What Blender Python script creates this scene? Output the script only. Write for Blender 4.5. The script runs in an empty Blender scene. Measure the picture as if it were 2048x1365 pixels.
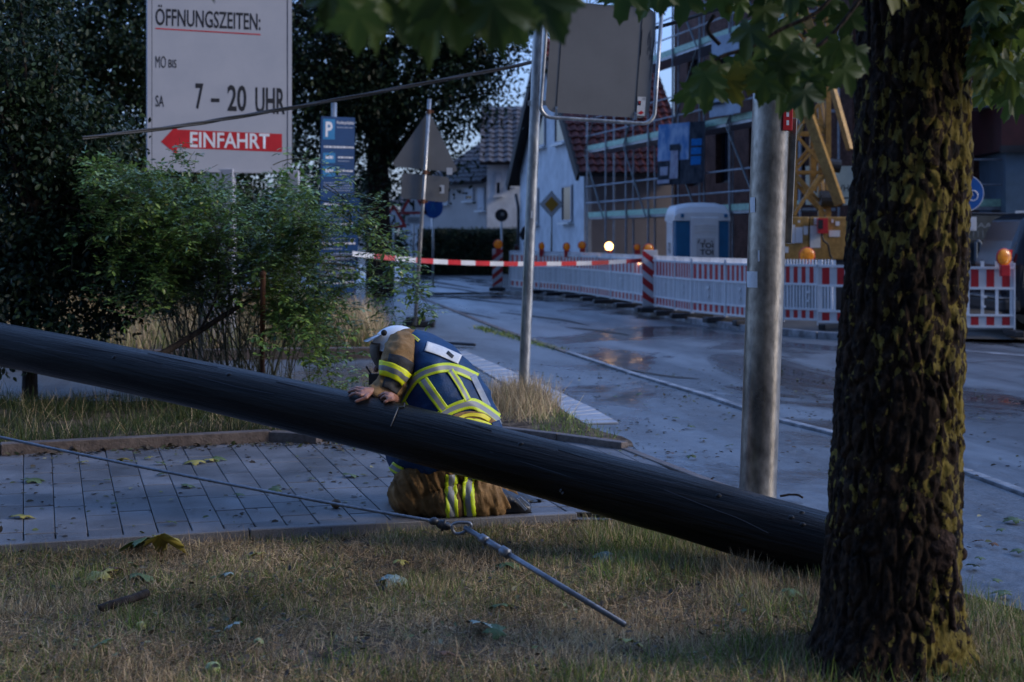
import bpy, bmesh, math, random
import numpy as np
from mathutils import Vector, Matrix, noise
from mathutils.bvhtree import BVHTree
random.seed(7); RNG = np.random.default_rng(11)
SC = bpy.context.scene; COL = SC.collection
# ---------------------------------------------------------------- camera, sky, light, exposure
F = 2844.0; H = 1.4; HY = 475.0; CX = 1024.0
cam = bpy.data.cameras.new('camera'); camo = bpy.data.objects.new('camera', cam); COL.objects.link(camo)
camo.location = (0, 0, H); camo.rotation_euler = (math.pi/2, 0, 0)
cam.sensor_width = 36; cam.lens = 36*F/2048; cam.shift_y = -(682.5-HY)/2048
cam.clip_start = .05; cam.clip_end = 3000
cam.dof.use_dof = True; cam.dof.focus_distance = 7.0; cam.dof.aperture_fstop = 3.2; cam.dof.aperture_blades = 7
SC.camera = camo
W = bpy.data.worlds.new("World"); SC.world = W; W.use_nodes = True
nt = W.node_tree; bg = nt.nodes['Background']
sky = nt.nodes.new('ShaderNodeTexSky'); sky.sky_type = 'NISHITA'; sky.sun_disc = False
SUN_EL, SUN_AZ = 26.0, 100.0      # azimuth clockwise from +Y
sky.sun_elevation = math.radians(SUN_EL); sky.sun_rotation = math.radians(SUN_AZ)
sky.air_density = 1.6; sky.dust_density = 1.2; sky.ozone_density = 3.0
hs = nt.nodes.new('ShaderNodeHueSaturation'); hs.inputs['Saturation'].default_value = .80
tm = nt.nodes.new('ShaderNodeMix'); tm.data_type = 'RGBA'; tm.blend_type = 'MULTIPLY'; tm.inputs[0].default_value = 1; tm.inputs[7].default_value = (1.10, 1.50, 2.95, 1)
nt.links.new(sky.outputs[0], hs.inputs['Color']); nt.links.new(hs.outputs[0], tm.inputs[6]); 
wt = nt.nodes.new('ShaderNodeTexCoord'); ws = nt.nodes.new('ShaderNodeSeparateXYZ'); nt.links.new(wt.outputs['Generated'], ws.inputs[0])
wm = nt.nodes.new('ShaderNodeMapRange'); wm.inputs[1].default_value = .10; wm.inputs[2].default_value = .75; wm.inputs[3].default_value = 1.0; wm.inputs[4].default_value = 2.3   # cloud deck: brighter overhead than at the horizon
nt.links.new(ws.outputs[2], wm.inputs[0]); t2 = nt.nodes.new('ShaderNodeMix'); t2.data_type = 'RGBA'; t2.blend_type = 'MULTIPLY'; t2.inputs[0].default_value = 1
t3 = nt.nodes.new('ShaderNodeMix'); t3.data_type = 'RGBA'; t3.blend_type = 'MULTIPLY'; t3.inputs[7].default_value = (1.0, 1.0, .78, 1)
w3 = nt.nodes.new('ShaderNodeMapRange'); w3.inputs[1].default_value = .15; w3.inputs[2].default_value = .6; nt.links.new(ws.outputs[2], w3.inputs[0]); nt.links.new(w3.outputs[0], t3.inputs[0]); nt.links.new(tm.outputs[2], t3.inputs[6])
nt.links.new(t3.outputs[2], t2.inputs[6]); nt.links.new(wm.outputs[0], t2.inputs[7]); wb = nt.nodes.new('ShaderNodeMapRange'); wb.inputs[1].default_value = -.7; wb.inputs[2].default_value = .35; wb.inputs[3].default_value = .22; wb.inputs[4].default_value = 1.12   # sky dimmed behind the camera, added to darken sides facing it
nt.links.new(ws.outputs[1], wb.inputs[0]); t4 = nt.nodes.new('ShaderNodeMix'); t4.data_type = 'RGBA'; t4.blend_type = 'MULTIPLY'; t4.inputs[0].default_value = 1
nt.links.new(t2.outputs[2], t4.inputs[6]); nt.links.new(wb.outputs[0], t4.inputs[7]); nt.links.new(t4.outputs[2], bg.inputs[0])
bg.inputs[1].default_value = .08
sd = bpy.data.lights.new('sun', 'SUN'); sd.energy = 1.7; sd.angle = math.radians(18); sd.color = (1.0, .84, .62)
so = bpy.data.objects.new('sun', sd); COL.objects.link(so)
az = math.radians(SUN_AZ); el = math.radians(SUN_EL)
tosun = Vector((math.sin(az)*math.cos(el), math.cos(az)*math.cos(el), math.sin(el)))
so.rotation_euler = tosun.to_track_quat('Z', 'Y').to_euler(); so.location = (8, -6, 12)
SC.view_settings.view_transform = 'Standard'; SC.view_settings.look = 'None'
SC.view_settings.gamma = 1; SC.view_settings.exposure = 0.12
SC.cycles.max_bounces = 6; SC.cycles.transparent_max_bounces = 12; SC.cycles.use_denoising = True
# ---------------------------------------------------------------- helpers
def V(*a): return Vector(a)
def P(px, py, d): return Vector(((px-CX)*d/F, d, H-(py-HY)*d/F))
def G(px, py, z=0.0):
    d = (H-z)*F/(py-HY); return Vector(((px-CX)*d/F, d, z))
def tag(o, label=None, cat=None, group=None, kind=None):
    if label: o['label'] = label
    if cat: o['category'] = cat
    if group: o['group'] = group
    if kind: o['kind'] = kind
    return o
def thing(name, loc, label, cat, group=None):
    o = bpy.data.objects.new(name, None); COL.objects.link(o); o.location = loc; o.empty_display_size = .1
    o['wl'] = tuple(loc)
    return tag(o, label, cat, group)
def wloc(o):
    p = Vector((0, 0, 0))
    while o is not None: p += Vector(o.location); o = o.parent
    return p
def link(name, me, parent=None, org=None):
    o = bpy.data.objects.new(name, me); COL.objects.link(o)
    if parent is not None: o.parent = parent
    elif org is not None: o.location = org
    return o
class MB:
    def __init__(s): s.v = []; s.f = []; s.m = []; s.uv = []; s.mi = 0
    def face(s, idx, uv=None):
        s.f.append(tuple(idx)); s.m.append(s.mi); s.uv.append(uv)
    def poly(s, pts, uv=None):
        n = len(s.v); s.v += [Vector(p) for p in pts]; s.face(range(n, n+len(pts)), uv)
    def box(s, c, sz, M=None):
        c = Vector(c); hx, hy, hz = sz[0]/2, sz[1]/2, sz[2]/2; n = len(s.v)
        for x, y, z in ((-1,-1,-1),(1,-1,-1),(1,1,-1),(-1,1,-1),(-1,-1,1),(1,-1,1),(1,1,1),(-1,1,1)):
            p = Vector((x*hx, y*hy, z*hz)); s.v.append(c + (M @ p if M is not None else p))
        for q in ((3,2,1,0),(4,5,6,7),(0,1,5,4),(1,2,6,5),(2,3,7,6),(3,0,4,7)): s.face([n+i for i in q])
        return s
    def bar(s, a, b, w, h=None):                       # rectangular bar a->b
        a = Vector(a); b = Vector(b); d = b-a; h = h or w
        M = d.to_track_quat('X', 'Z').to_matrix(); return s.box((a+b)/2, (d.length, w, h), M)
    def tube(s, pts, r, n=10, cap=True):
        pts = [Vector(p) for p in pts]; rs = r if isinstance(r, (list, tuple)) else [r]*len(pts)
        t = (pts[1]-pts[0]).normalized(); u = t.orthogonal().normalized(); rings = []
        for i, p in enumerate(pts):
            t = (pts[min(i+1, len(pts)-1)]-pts[max(i-1, 0)]).normalized()
            u = (u - t*u.dot(t)).normalized(); w = t.cross(u); b = len(s.v); rings.append(b)
            for k in range(n):
                a = 2*math.pi*k/n; s.v.append(p+(u*math.cos(a)+w*math.sin(a))*rs[i])
        for i in range(len(pts)-1):
            for k in range(n):
                k2 = (k+1) % n; a, b = rings[i], rings[i+1]
                s.face((a+k, a+k2, b+k2, b+k))
        if cap: s.face([rings[0]+k for k in range(n)][::-1]); s.face([rings[-1]+k for k in range(n)])
        return s
    def loft(s, rings, n=28, cap=True):                 # rings: (center, axisA, axisB)
        bs = []
        for c, A, B in rings:
            b = len(s.v); bs.append(b)
            for k in range(n):
                a = 2*math.pi*k/n; s.v.append(Vector(c)+Vector(A)*math.cos(a)+Vector(B)*math.sin(a))
        for i in range(len(bs)-1):
            for k in range(n):
                k2 = (k+1) % n; s.face((bs[i]+k, bs[i]+k2, bs[i+1]+k2, bs[i+1]+k))
        if cap: s.face([bs[0]+k for k in range(n)][::-1]); s.face([bs[-1]+k for k in range(n)])
        return s
    def ball(s, c, r, n=16, m=10, R=None):
        c = Vector(c); r = Vector(r) if hasattr(r, '__len__') else Vector((r, r, r)); rings = []
        for j in range(m+1):
            th = math.pi*(j+.02)/(m+.04); rings.append(len(s.v))
            for k in range(n):
                a = 2*math.pi*k/n
                p = Vector((r.x*math.sin(th)*math.cos(a), r.y*math.sin(th)*math.sin(a), -r.z*math.cos(th)))
                s.v.append(c+(R @ p if R is not None else p))
        for j in range(m):
            for k in range(n):
                k2 = (k+1) % n; s.face((rings[j]+k, rings[j]+k2, rings[j+1]+k2, rings[j+1]+k))
        s.face([rings[0]+k for k in range(n)][::-1]); s.face([rings[-1]+k for k in range(n)])
        return s
    def prism(s, pts, d):                               # polygon extruded by vector d
        pts = [Vector(p) for p in pts]; d = Vector(d); n = len(s.v); k = len(pts)
        s.v += pts; s.v += [p+d for p in pts]
        s.face(list(range(n, n+k))[::-1]); s.face(range(n+k, n+2*k))
        for i in range(k): j = (i+1) % k; s.face((n+i, n+j, n+k+j, n+k+i))
        return s
    def build(s, name, mats, parent=None, org=None, smooth=False, bevel=0, recalc=True):
        o0 = wloc(parent) if parent is not None else Vector(org or (0, 0, 0))
        me = bpy.data.meshes.new(name)
        me.from_pydata([tuple(p-o0) for p in s.v], [], s.f)
        if not isinstance(mats, (list, tuple)): mats = [mats]
        for m in mats: me.materials.append(m)
        if len(mats) > 1: me.polygons.foreach_set('material_index', s.m)
        if any(u is not None for u in s.uv):
            ul = me.uv_layers.new(name='UVMap'); li = 0
            for f, u in zip(s.f, s.uv):
                for k in range(len(f)):
                    if u is not None: ul.data[li].uv = u[k]
                    li += 1
        if recalc:
            bm = bmesh.new(); bm.from_mesh(me); bmesh.ops.recalc_face_normals(bm, faces=bm.faces); bm.to_mesh(me); bm.free()
        if smooth: me.polygons.foreach_set('use_smooth', [True]*len(me.polygons))
        o = link(name, me, parent, o0 if parent is None else None)
        if bevel:
            b = o.modifiers.new('bevel', 'BEVEL'); b.width = bevel; b.segments = 2; b.limit_method = 'ANGLE'
        return o
def catenary(a, b, sag, n=24):
    a = Vector(a); b = Vector(b)
    return [a.lerp(b, i/n)-Vector((0, 0, sag*4*(i/n)*(1-i/n))) for i in range(n+1)]
def spline(pts, k=6):
    pts = [Vector(p) for p in pts]; out = []
    for i in range(len(pts)-1):
        p0 = pts[max(i-1, 0)]; p1 = pts[i]; p2 = pts[i+1]; p3 = pts[min(i+2, len(pts)-1)]
        for j in range(k):
            t = j/k; out.append(.5*((2*p1)+(-p0+p2)*t+(2*p0-5*p1+4*p2-p3)*t*t+(-p0+3*p1-3*p2+p3)*t**3))
    out.append(pts[-1]); return out
# ---------------------------------------------------------------- materials
def mat(name, col, rough=.6, metal=0., var=.12, vs=3., bump=0., bs=60., spec=.5, emit=None, es=1., col2=None, stretch=(1,1,1), trans=0., alpha=1., rvar=0., v2=0., v2s=30., isl=0.):
    m = bpy.data.materials.new(name); m.use_nodes = True; t = m.node_tree; b = t.nodes['Principled BSDF']
    N = t.nodes.new; L = t.links.new
    tc = N('ShaderNodeTexCoord'); mp = N('ShaderNodeMapping'); mp.inputs['Scale'].default_value = stretch
    L(tc.outputs['Object'], mp.inputs['Vector'])
    n = N('ShaderNodeTexNoise'); n.inputs['Scale'].default_value = vs; n.inputs['Detail'].default_value = 6; n.inputs['Roughness'].default_value = .6
    L(mp.outputs[0], n.inputs['Vector'])
    cr = N('ShaderNodeValToRGB'); c = Vector(col); d = Vector(col2) if col2 else c*(1+var)
    a = c if col2 else c*(1-var)
    cr.color_ramp.elements[0].position = .35; cr.color_ramp.elements[1].position = .65
    cr.color_ramp.elements[0].color = (*a, 1); cr.color_ramp.elements[1].color = (*[min(1, x) for x in d], 1)
    L(n.outputs['Fac'], cr.inputs[0]); src = cr.outputs[0]
    if v2:
        n3 = N('ShaderNodeTexNoise'); n3.inputs['Scale'].default_value = v2s; n3.inputs['Detail'].default_value = 3; L(mp.outputs[0], n3.inputs['Vector'])
        mr = N('ShaderNodeMapRange'); mr.inputs[1].default_value = .3; mr.inputs[2].default_value = .7; mr.inputs[3].default_value = 1-v2; mr.inputs[4].default_value = 1+v2
        L(n3.outputs['Fac'], mr.inputs[0]); mx = N('ShaderNodeMix'); mx.data_type = 'RGBA'; mx.blend_type = 'MULTIPLY'; mx.inputs[0].default_value = 1
        L(src, mx.inputs[6]); L(mr.outputs[0], mx.inputs[7]); src = mx.outputs[2]
    if isl:
        gi = N('ShaderNodeNewGeometry'); mi = N('ShaderNodeMapRange'); mi.inputs[3].default_value = 1-isl; mi.inputs[4].default_value = 1+isl; L(gi.outputs['Random Per Island'], mi.inputs[0])
        mx = N('ShaderNodeMix'); mx.data_type = 'RGBA'; mx.blend_type = 'MULTIPLY'; mx.inputs[0].default_value = 1; L(src, mx.inputs[6]); L(mi.outputs[0], mx.inputs[7]); src = mx.outputs[2]
    L(src, b.inputs['Base Color'])
    b.inputs['Roughness'].default_value = rough; b.inputs['Metallic'].default_value = metal
    b.inputs['Specular IOR Level'].default_value = spec; b.inputs['Alpha'].default_value = alpha
    b.inputs['Transmission Weight'].default_value = trans
    if rvar:
        mr = N('ShaderNodeMapRange'); mr.inputs[1].default_value = .3; mr.inputs[2].default_value = .7
        mr.inputs[3].default_value = max(0, rough-rvar); mr.inputs[4].default_value = min(1, rough+rvar)
        L(n.outputs['Fac'], mr.inputs[0]); L(mr.outputs[0], b.inputs['Roughness'])
    if bump:
        n2 = N('ShaderNodeTexNoise'); n2.inputs['Scale'].default_value = bs; n2.inputs['Detail'].default_value = 4
        L(mp.outputs[0], n2.inputs['Vector']); bp = N('ShaderNodeBump'); bp.inputs['Strength'].default_value = bump; bp.inputs['Distance'].default_value = .01
        L(n2.outputs['Fac'], bp.inputs['Height']); L(bp.outputs[0], b.inputs['Normal'])
    if emit: b.inputs['Emission Color'].default_value = (*emit, 1); b.inputs['Emission Strength'].default_value = es
    return m
def leafmat(name, cols, rough=.45, tl=.25, spec=.5):
    m = bpy.data.materials.new(name); m.use_nodes = True; t = m.node_tree; b = t.nodes['Principled BSDF']; N = t.nodes.new; L = t.links.new
    g = N('ShaderNodeNewGeometry'); cr = N('ShaderNodeValToRGB'); e = cr.color_ramp.elements
    while len(e) < len(cols): e.new(.5)
    for i, c in enumerate(cols): e[i].position = c[0]; e[i].color = (*c[1], 1)
    L(g.outputs['Random Per Island'], cr.inputs[0])
    tc = N('ShaderNodeTexCoord'); n = N('ShaderNodeTexNoise'); n.inputs['Scale'].default_value = 1.3; L(tc.outputs['Object'], n.inputs['Vector'])
    mr = N('ShaderNodeMapRange'); mr.inputs[1].default_value = .3; mr.inputs[2].default_value = .7; mr.inputs[3].default_value = .6; mr.inputs[4].default_value = 1.4
    L(n.outputs['Fac'], mr.inputs[0]); mx = N('ShaderNodeMix'); mx.data_type = 'RGBA'; mx.blend_type = 'MULTIPLY'; mx.inputs[0].default_value = 1
    L(cr.outputs[0], mx.inputs[6]); L(mr.outputs[0], mx.inputs[7])
    L(mx.outputs[2], b.inputs['Base Color']); b.inputs['Roughness'].default_value = rough; b.inputs['Specular IOR Level'].default_value = spec
    if tl:
        tr = N('ShaderNodeBsdfTranslucent'); ms = N('ShaderNodeMixShader'); ms.inputs[0].default_value = tl
        L(mx.outputs[2], tr.inputs[0]); L(b.outputs[0], ms.inputs[1]); L(tr.outputs[0], ms.inputs[2])
        L(ms.outputs[0], t.nodes['Material Output'].inputs['Surface'])
    return m
# ---------------------------------------------------------------- fast scatter of leaf / blade templates
def scatter(name, C, D, U, S, tv, tf, m, parent=None, org=None, W2=None):
    """C centres (N,3), D leaf axis, U rough up, S sizes, tv template verts (k,3), tf faces list"""
    C = np.asarray(C, float); D = np.asarray(D, float); U = np.asarray(U, float); N_ = len(C)
    D = D/np.maximum(np.linalg.norm(D, axis=1, keepdims=True), 1e-6)
    Y = np.cross(U, D); Y /= np.maximum(np.linalg.norm(Y, axis=1, keepdims=True), 1e-6); Z = np.cross(D, Y)
    S = np.broadcast_to(np.asarray(S, float), (N_,))[:, None, None]; w = 1. if W2 is None else np.asarray(W2)[:, None, None]
    tv = np.asarray(tv, float); k = len(tv)
    Vt = C[:, None, :] + S*(tv[None, :, 0:1]*D[:, None, :] + w*tv[None, :, 1:2]*Y[:, None, :] + tv[None, :, 2:3]*Z[:, None, :])
    o0 = np.array(wloc(parent) if parent is not None else (org or (0, 0, 0)), float)
    Vt = (Vt - o0).reshape(-1, 3)
    lens = [len(f) for f in tf]; flat = np.concatenate([np.array(f) for f in tf])
    loops = (flat[None, :] + (np.arange(N_)*k)[:, None]).ravel()
    tot = np.tile(lens, N_); start = np.concatenate([[0], np.cumsum(tot)[:-1]])
    me = bpy.data.meshes.new(name); me.vertices.add(len(Vt)); me.vertices.foreach_set('co', Vt.ravel())
    me.loops.add(len(loops)); me.loops.foreach_set('vertex_index', loops.astype(np.int32))
    me.polygons.add(len(tot)); me.polygons.foreach_set('loop_start', start.astype(np.int32)); me.polygons.foreach_set('loop_total', tot.astype(np.int32))
    me.update(calc_edges=True); me.validate()
    me.materials.append(m)
    o = link(name, me, parent, Vector(o0) if parent is None else None); return o
LEAF = ([(0,0,0),(.3,.27,.06),(.68,.23,.05),(1,0,-.05),(.68,-.23,.05),(.3,-.27,.06),(.5,0,-.02)], [(0,6,1),(1,6,2),(2,6,3),(3,6,4),(4,6,5),(5,6,0)])
LEAF4 = ([(0,0,0),(.45,.26,.04),(1,0,0),(.45,-.26,.04)], [(0,1,2),(0,2,3)])
BLADE = ([(0,.03,0),(0,-.03,0),(.45,.024,.03),(.45,-.024,.03),(.8,.014,.12),(.8,-.014,.12),(1,0,.22)], [(0,1,3,2),(2,3,5,4),(4,5,6)])
def maple_template(curl=.15, seed=0):
    r = random.Random(seed); lobes = [(-126,.62),(-60,.92),(0,1.05),(60,.92),(126,.62)]; out = [(-.12,0.,0.)]
    pr = []
    for i, (a, L_) in enumerate(lobes):
        w = 21
        if i: pr.append(((lobes[i-1][0]+a)/2, .50))
        pr += [(a-w, L_*.62), (a-w*.75, L_*.80), (a-w*.35, L_*.78), (a, L_), (a+w*.35, L_*.78), (a+w*.75, L_*.80), (a+w, L_*.62)]
    for a, L_ in pr:
        L_ *= 1+r.uniform(-.06, .06); t = math.radians(a); x = L_*math.cos(t); y = L_*math.sin(t)
        z = -curl*(x*x+y*y)*1.1 + .05*math.cos(t*5.8+math.pi)*L_ + r.uniform(-.02, .02)
        out.append((x, y, z))
    v = [(0, 0, 0)]+out; f = [(0, i, i+1) for i in range(1, len(out))]+[(0, len(out), 1)]
    return v, f
MAPLE = [maple_template(.15, 1), maple_template(.45, 2), maple_template(.3, 3)]
def text(name, s, O, ux, uy, m, parent, ext=.001, bold=0., mirror=False):
    """map text bbox onto parallelogram O,ux,uy (world)"""
    c = bpy.data.curves.new(name, 'FONT'); c.body = s; c.resolution_u = 3; c.offset = bold
    ob = bpy.data.objects.new('tmp', c); COL.objects.link(ob); dg = bpy.context.evaluated_depsgraph_get(); dg.update()
    me = bpy.data.meshes.new_from_object(ob.evaluated_get(dg)); bpy.data.objects.remove(ob)
    n = len(me.vertices); co = np.zeros(n*3); me.vertices.foreach_get('co', co); co = co.reshape(-1, 3)
    lo = co.min(0); hi = co.max(0); q = (co-lo)/np.maximum(hi-lo, 1e-6)
    if mirror: q[:, 0] = 1-q[:, 0]
    o0 = wloc(parent); O = Vector(O); ux = Vector(ux); uy = Vector(uy); nn = ux.cross(uy).normalized()
    w = np.array(O+nn*ext-o0)[None]+q[:, :1]*np.array(ux)[None]+q[:, 1:2]*np.array(uy)[None]
    me.vertices.foreach_set('co', w.ravel()); me.update(); me.materials.clear(); me.materials.append(m); me.name = name
    return link(name, me, parent)
class Plate:                                            # a flat board given by its lower-left corner and edge vectors
    def __init__(s, O, ux, uy, parent):
        s.O = Vector(O); s.ux = Vector(ux); s.uy = Vector(uy); s.n = s.ux.cross(s.uy).normalized(); s.p = parent
    def at(s, u, v, e=0): return s.O+s.ux*u+s.uy*v+s.n*e
    def slab(s, name, m, t=.03, e0=0, u0=0, v0=0, u1=1, v1=1, bevel=0, parent=None):
        b = MB(); b.prism([s.at(u0, v0, e0-t), s.at(u1, v0, e0-t), s.at(u1, v1, e0-t), s.at(u0, v1, e0-t)], s.n*t)
        return b.build(name, m, parent or s.p, bevel=bevel)
    def shape(s, name, m, pts, e=.002, t=.0015, parent=None):
        b = MB(); b.prism([s.at(u, v, e-t) for u, v in pts], s.n*t); return b.build(name, m, parent or s.p)
    def txt(s, name, st, u0, v0, u1, v1, m, e=.003, bold=0., parent=None, mirror=False):
        return text(name, st, s.at(u0, v0), s.ux*(u1-u0), s.uy*(v1-v0), m, parent or s.p, e, bold, mirror)
def rrect(w, h, r, n=6):                                # rounded rectangle points centred
    out = []
    for cx, cy, a0 in ((w/2-r, h/2-r, 0), (-w/2+r, h/2-r, 90), (-w/2+r, -h/2+r, 180), (w/2-r, -h/2+r, 270)):
        for k in range(n+1): a = math.radians(a0+90*k/n); out.append((cx+r*math.cos(a), cy+r*math.sin(a)))
    return out
def copytree(o, parent=None):
    c = o.copy(); COL.objects.link(c)
    if parent is not None: c.parent = parent
    for ch in [x for x in bpy.data.objects if x.parent == o]: copytree(ch, c)
    return c
# ---------------------------------------------------------------- wet ground materials
def asphalt(name, base, wet_lo, wet_hi, r_dry, r_wet, ang, sx, sy, dark=.7, ior=1.5):
    m = bpy.data.materials.new(name); m.use_nodes = True; t = m.node_tree; b = t.nodes['Principled BSDF']; N = t.nodes.new; L = t.links.new
    tc = N('ShaderNodeTexCoord')
    mp = N('ShaderNodeMapping'); mp.inputs['Rotation'].default_value = (0, 0, math.radians(ang)); mp.inputs['Scale'].default_value = (sx, sy, 1)
    L(tc.outputs['Object'], mp.inputs['Vector'])
    def nz(scale, det=5, src=None, rough=.6, dist=0.):
        n = N('ShaderNodeTexNoise'); n.inputs['Scale'].default_value = scale; n.inputs['Detail'].default_value = det; n.inputs['Roughness'].default_value = rough
        n.inputs['Distortion'].default_value = dist
        L(src or tc.outputs['Object'], n.inputs['Vector']); return n.outputs['Fac']
    def rng(x, a, bb, c, d):
        q = N('ShaderNodeMapRange'); q.inputs[1].default_value = a; q.inputs[2].default_value = bb; q.inputs[3].default_value = c; q.inputs[4].default_value = d; L(x, q.inputs[0]); return q.outputs[0]
    pud = nz(.55, 5, mp.outputs[0], .62, .6); wet = rng(pud, wet_lo, wet_hi, 0, 1)
    fine = nz(130, 3); med = nz(9, 5)
    L(rng(wet, 0, 1, r_dry, r_wet), b.inputs['Roughness'])
    c1 = N('ShaderNodeMix'); c1.data_type = 'RGBA'; c1.inputs[6].default_value = (*base, 1); c1.inputs[7].default_value = (*[x*dark for x in base], 1); L(wet, c1.inputs[0])
    c2 = N('ShaderNodeMix'); c2.data_type = 'RGBA'; c2.blend_type = 'MULTIPLY'; c2.inputs[0].default_value = 1; L(c1.outputs[2], c2.inputs[6]); L(rng(fine, .35, .65, .35, 1.9), c2.inputs[7])
    c3 = N('ShaderNodeMix'); c3.data_type = 'RGBA'; c3.blend_type = 'MULTIPLY'; c3.inputs[0].default_value = 1; L(c2.outputs[2], c3.inputs[6]); L(rng(med, .3, .7, .75, 1.25), c3.inputs[7])
    L(c3.outputs[2], b.inputs['Base Color'])
    inv = rng(wet, 0, 1, 1, .06)
    mu = N('ShaderNodeMath'); mu.operation = 'MULTIPLY'; L(fine, mu.inputs[0]); L(inv, mu.inputs[1])
    bp = N('ShaderNodeBump'); bp.inputs['Strength'].default_value = .55; bp.inputs['Distance'].default_value = .004; L(mu.outputs[0], bp.inputs['Height'])
    mr1 = N('ShaderNodeMapping'); mr1.inputs['Rotation'].default_value = (0, 0, math.radians(-11)); L(tc.outputs['Object'], mr1.inputs[0])
    mr2 = N('ShaderNodeMapping'); mr2.inputs['Scale'].default_value = (1.5, .16, 1); L(mr1.outputs[0], mr2.inputs[0])
    st = nz(1.0, 6, mr2.outputs[0], .68, .25); st2 = nz(.8, 4); ad = N('ShaderNodeMath'); ad.operation = 'MULTIPLY_ADD'; ad.inputs[1].default_value = .35; L(st2, ad.inputs[0]); L(st, ad.inputs[2])
    L(rng(ad.outputs[0], .56, .74, 1.0, .22), b.inputs['Specular IOR Level'])
    b2 = N('ShaderNodeBump'); b2.inputs['Strength'].default_value = .6; b2.inputs['Distance'].default_value = .03; L(nz(5.5, 4, mp.outputs[0]), b2.inputs['Height']); L(bp.outputs[0], b2.inputs['Normal'])
    L(b2.outputs[0], b.inputs['Normal']); b.inputs['IOR'].default_value = ior
    return m
M = {}
M['road'] = asphalt('wet_road_asphalt', (.044,.047,.052), .48, .60, .38, .06, 20, .62, .34, ior=2.35, dark=.35)
M['walk'] = asphalt('wet_pavement_asphalt', (.070,.074,.080), .50, .64, .36, .12, 20, .7, .45, ior=1.8)
M['site'] = mat('site_dirt', (.04,.037,.034), .7, spec=.3, col2=(.10,.09,.08), vs=1.5, bump=.6, bs=12)
M['soil'] = mat('damp_soil', (.035,.024,.016), .9, col2=(.17,.12,.08), vs=14, bump=1, bs=70, v2=.4, v2s=60, spec=.12)
M['paver'] = mat('grey_pavers', (.085,.082,.086), .38, isl=.28, col2=(.155,.15,.155), vs=2.2, bump=.5, bs=260, rvar=.12, v2=.3, v2s=180)
M['joint'] = mat('paver_joint', (.02,.019,.018), .8, bump=.6, bs=90)
M['kerb'] = mat('brown_kerb_stone', (.085,.06,.048), .55, col2=(.14,.105,.085), vs=4, bump=.5, bs=90, v2=.3)
M['kerbl'] = mat('pale_kerb_stone', (.10,.105,.115), .38, isl=.2, v2=.3, v2s=12, col2=(.32,.33,.35), vs=4, bump=.4, bs=90)
M['slab'] = mat('pale_slab', (.26,.27,.30), .3, col2=(.38,.39,.42), vs=5, bump=.3, bs=120)
def sheet(name, pts, z, m, sub=0):
    b = MB(); b.poly([(p.x, p.y, z) for p in pts]); o = b.build(name, m, recalc=False); return tag(o, kind='structure')
def g(px, py): return G(px, py, 0)
# base terrain to the horizon
gb = MB(); gb.poly([(-900,-300,-.20),(900,-300,-.20),(900,1500,-.20),(-900,1500,-.20)]); tag(gb.build('ground', M['site'], recalc=False), kind='structure')
RZ = -.07                                              # road surface lies lower than the pavement
def gr(px, py): return G(px, py, 0)                    # the near kerb edge, seen at pavement height
kerbpx = [(2500,1165),(2048,990),(1925,945),(1650,865),(1540,838),(1400,790),(1250,745),(1130,705),(1000,660),(920,628),(860,604),(800,586),(740,571)]
KL = [g(*p) for p in kerbpx]; KL = [V(9, 3.0, 0)]+KL+[V(-14, 50, 0), V(-30, 62, 0)]
far = [V(-30,75,0),V(40,75,0),V(60,30,0),V(60,0,0),V(9,0,0)]
sheet('road', KL+far, RZ, M['road'])
walk = [g(*p) for p in [(1300,1035),(1640,1110),(1925,1180),(2048,1215),(2500,1310)]]+[V(5,2.0,0), V(9,2.0,0)]+KL+[V(-40,62,0), V(-40,7.6,0)]
sheet('sidewalk', walk, -.012, M['walk'])
# kerb stones along the pavement edge
def kerbline(name, pts, w, z1, z0, m, L_=1.0, gap=.006, seed=0):
    r = random.Random(seed); b = MB(); pts = [Vector(p) for p in pts]
    seg = []; 
    for i in range(len(pts)-1):
        a, c = pts[i], pts[i+1]; n = max(1, int((c-a).length/L_))
        for k in range(n): seg.append((a.lerp(c, k/n), a.lerp(c, (k+1)/n)))
    for a, c in seg:
        d = (c-a).normalized(); M3 = Matrix.Rotation(math.atan2(d.y, d.x), 3, 'Z'); dz = r.uniform(-.003, .003)
        b.box(((a.x+c.x)/2, (a.y+c.y)/2, (z0+z1)/2+dz), ((c-a).length-gap, w, z1-z0), M3)
    o = b.build(name, m, bevel=.006); return tag(o, kind='structure')
kerbline('kerb', [p+V(.04, .02, 0) for p in KL[:9]], .07, .010, -.15, M['kerbl'], 1.0)
kerbline('kerb', [p+V(.04, .02, 0) for p in KL[8:-1]], .09, .006, -.15, M['kerb'], 1.0, seed=3)
# paver path: joints follow the photograph, individual stones over a dark bed
path = [g(*p) for p in [(-700,1125),(0,1092),(500,1062),(1152,1029),(1300,1035),(1640,1112)]]+[g(1700,1065), g(1440,975), g(1250,900), g(1000,868), g(640,885), g(540,882), g(0,912), g(-700,940)]
sheet('paver_path_bed', path, .000, M['joint'])
def edge_front(t): # along x of front line
    return t
fr = [(-700,1125),(0,1092),(500,1062),(1152,1029),(1300,1031),(1700,1112)]
bk = [(-700,938),(0,910),(540,883),(1000,868),(1250,898),(1700,1068)]
def interp(L_, x):
    for (x0, y0), (x1, y1) in zip(L_[:-1], L_[1:]):
        if x <= x1: return y0+(y1-y0)*(x-x0)/(x1-x0)
    return L_[-1][1]
rows_b = []; x = -680.
pairs = []                                             # (x at back, x at front) of every long joint
xb = [-600,-520,-440,-365,-290,-215,-145,-78,-14, 47, 103, 155, 209, 262, 313, 361, 408, 455, 503, 558, 610, 661, 713, 766, 820, 873, 925, 975, 1024,1072,1119,1165,1210,1254]
xf = []
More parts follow.
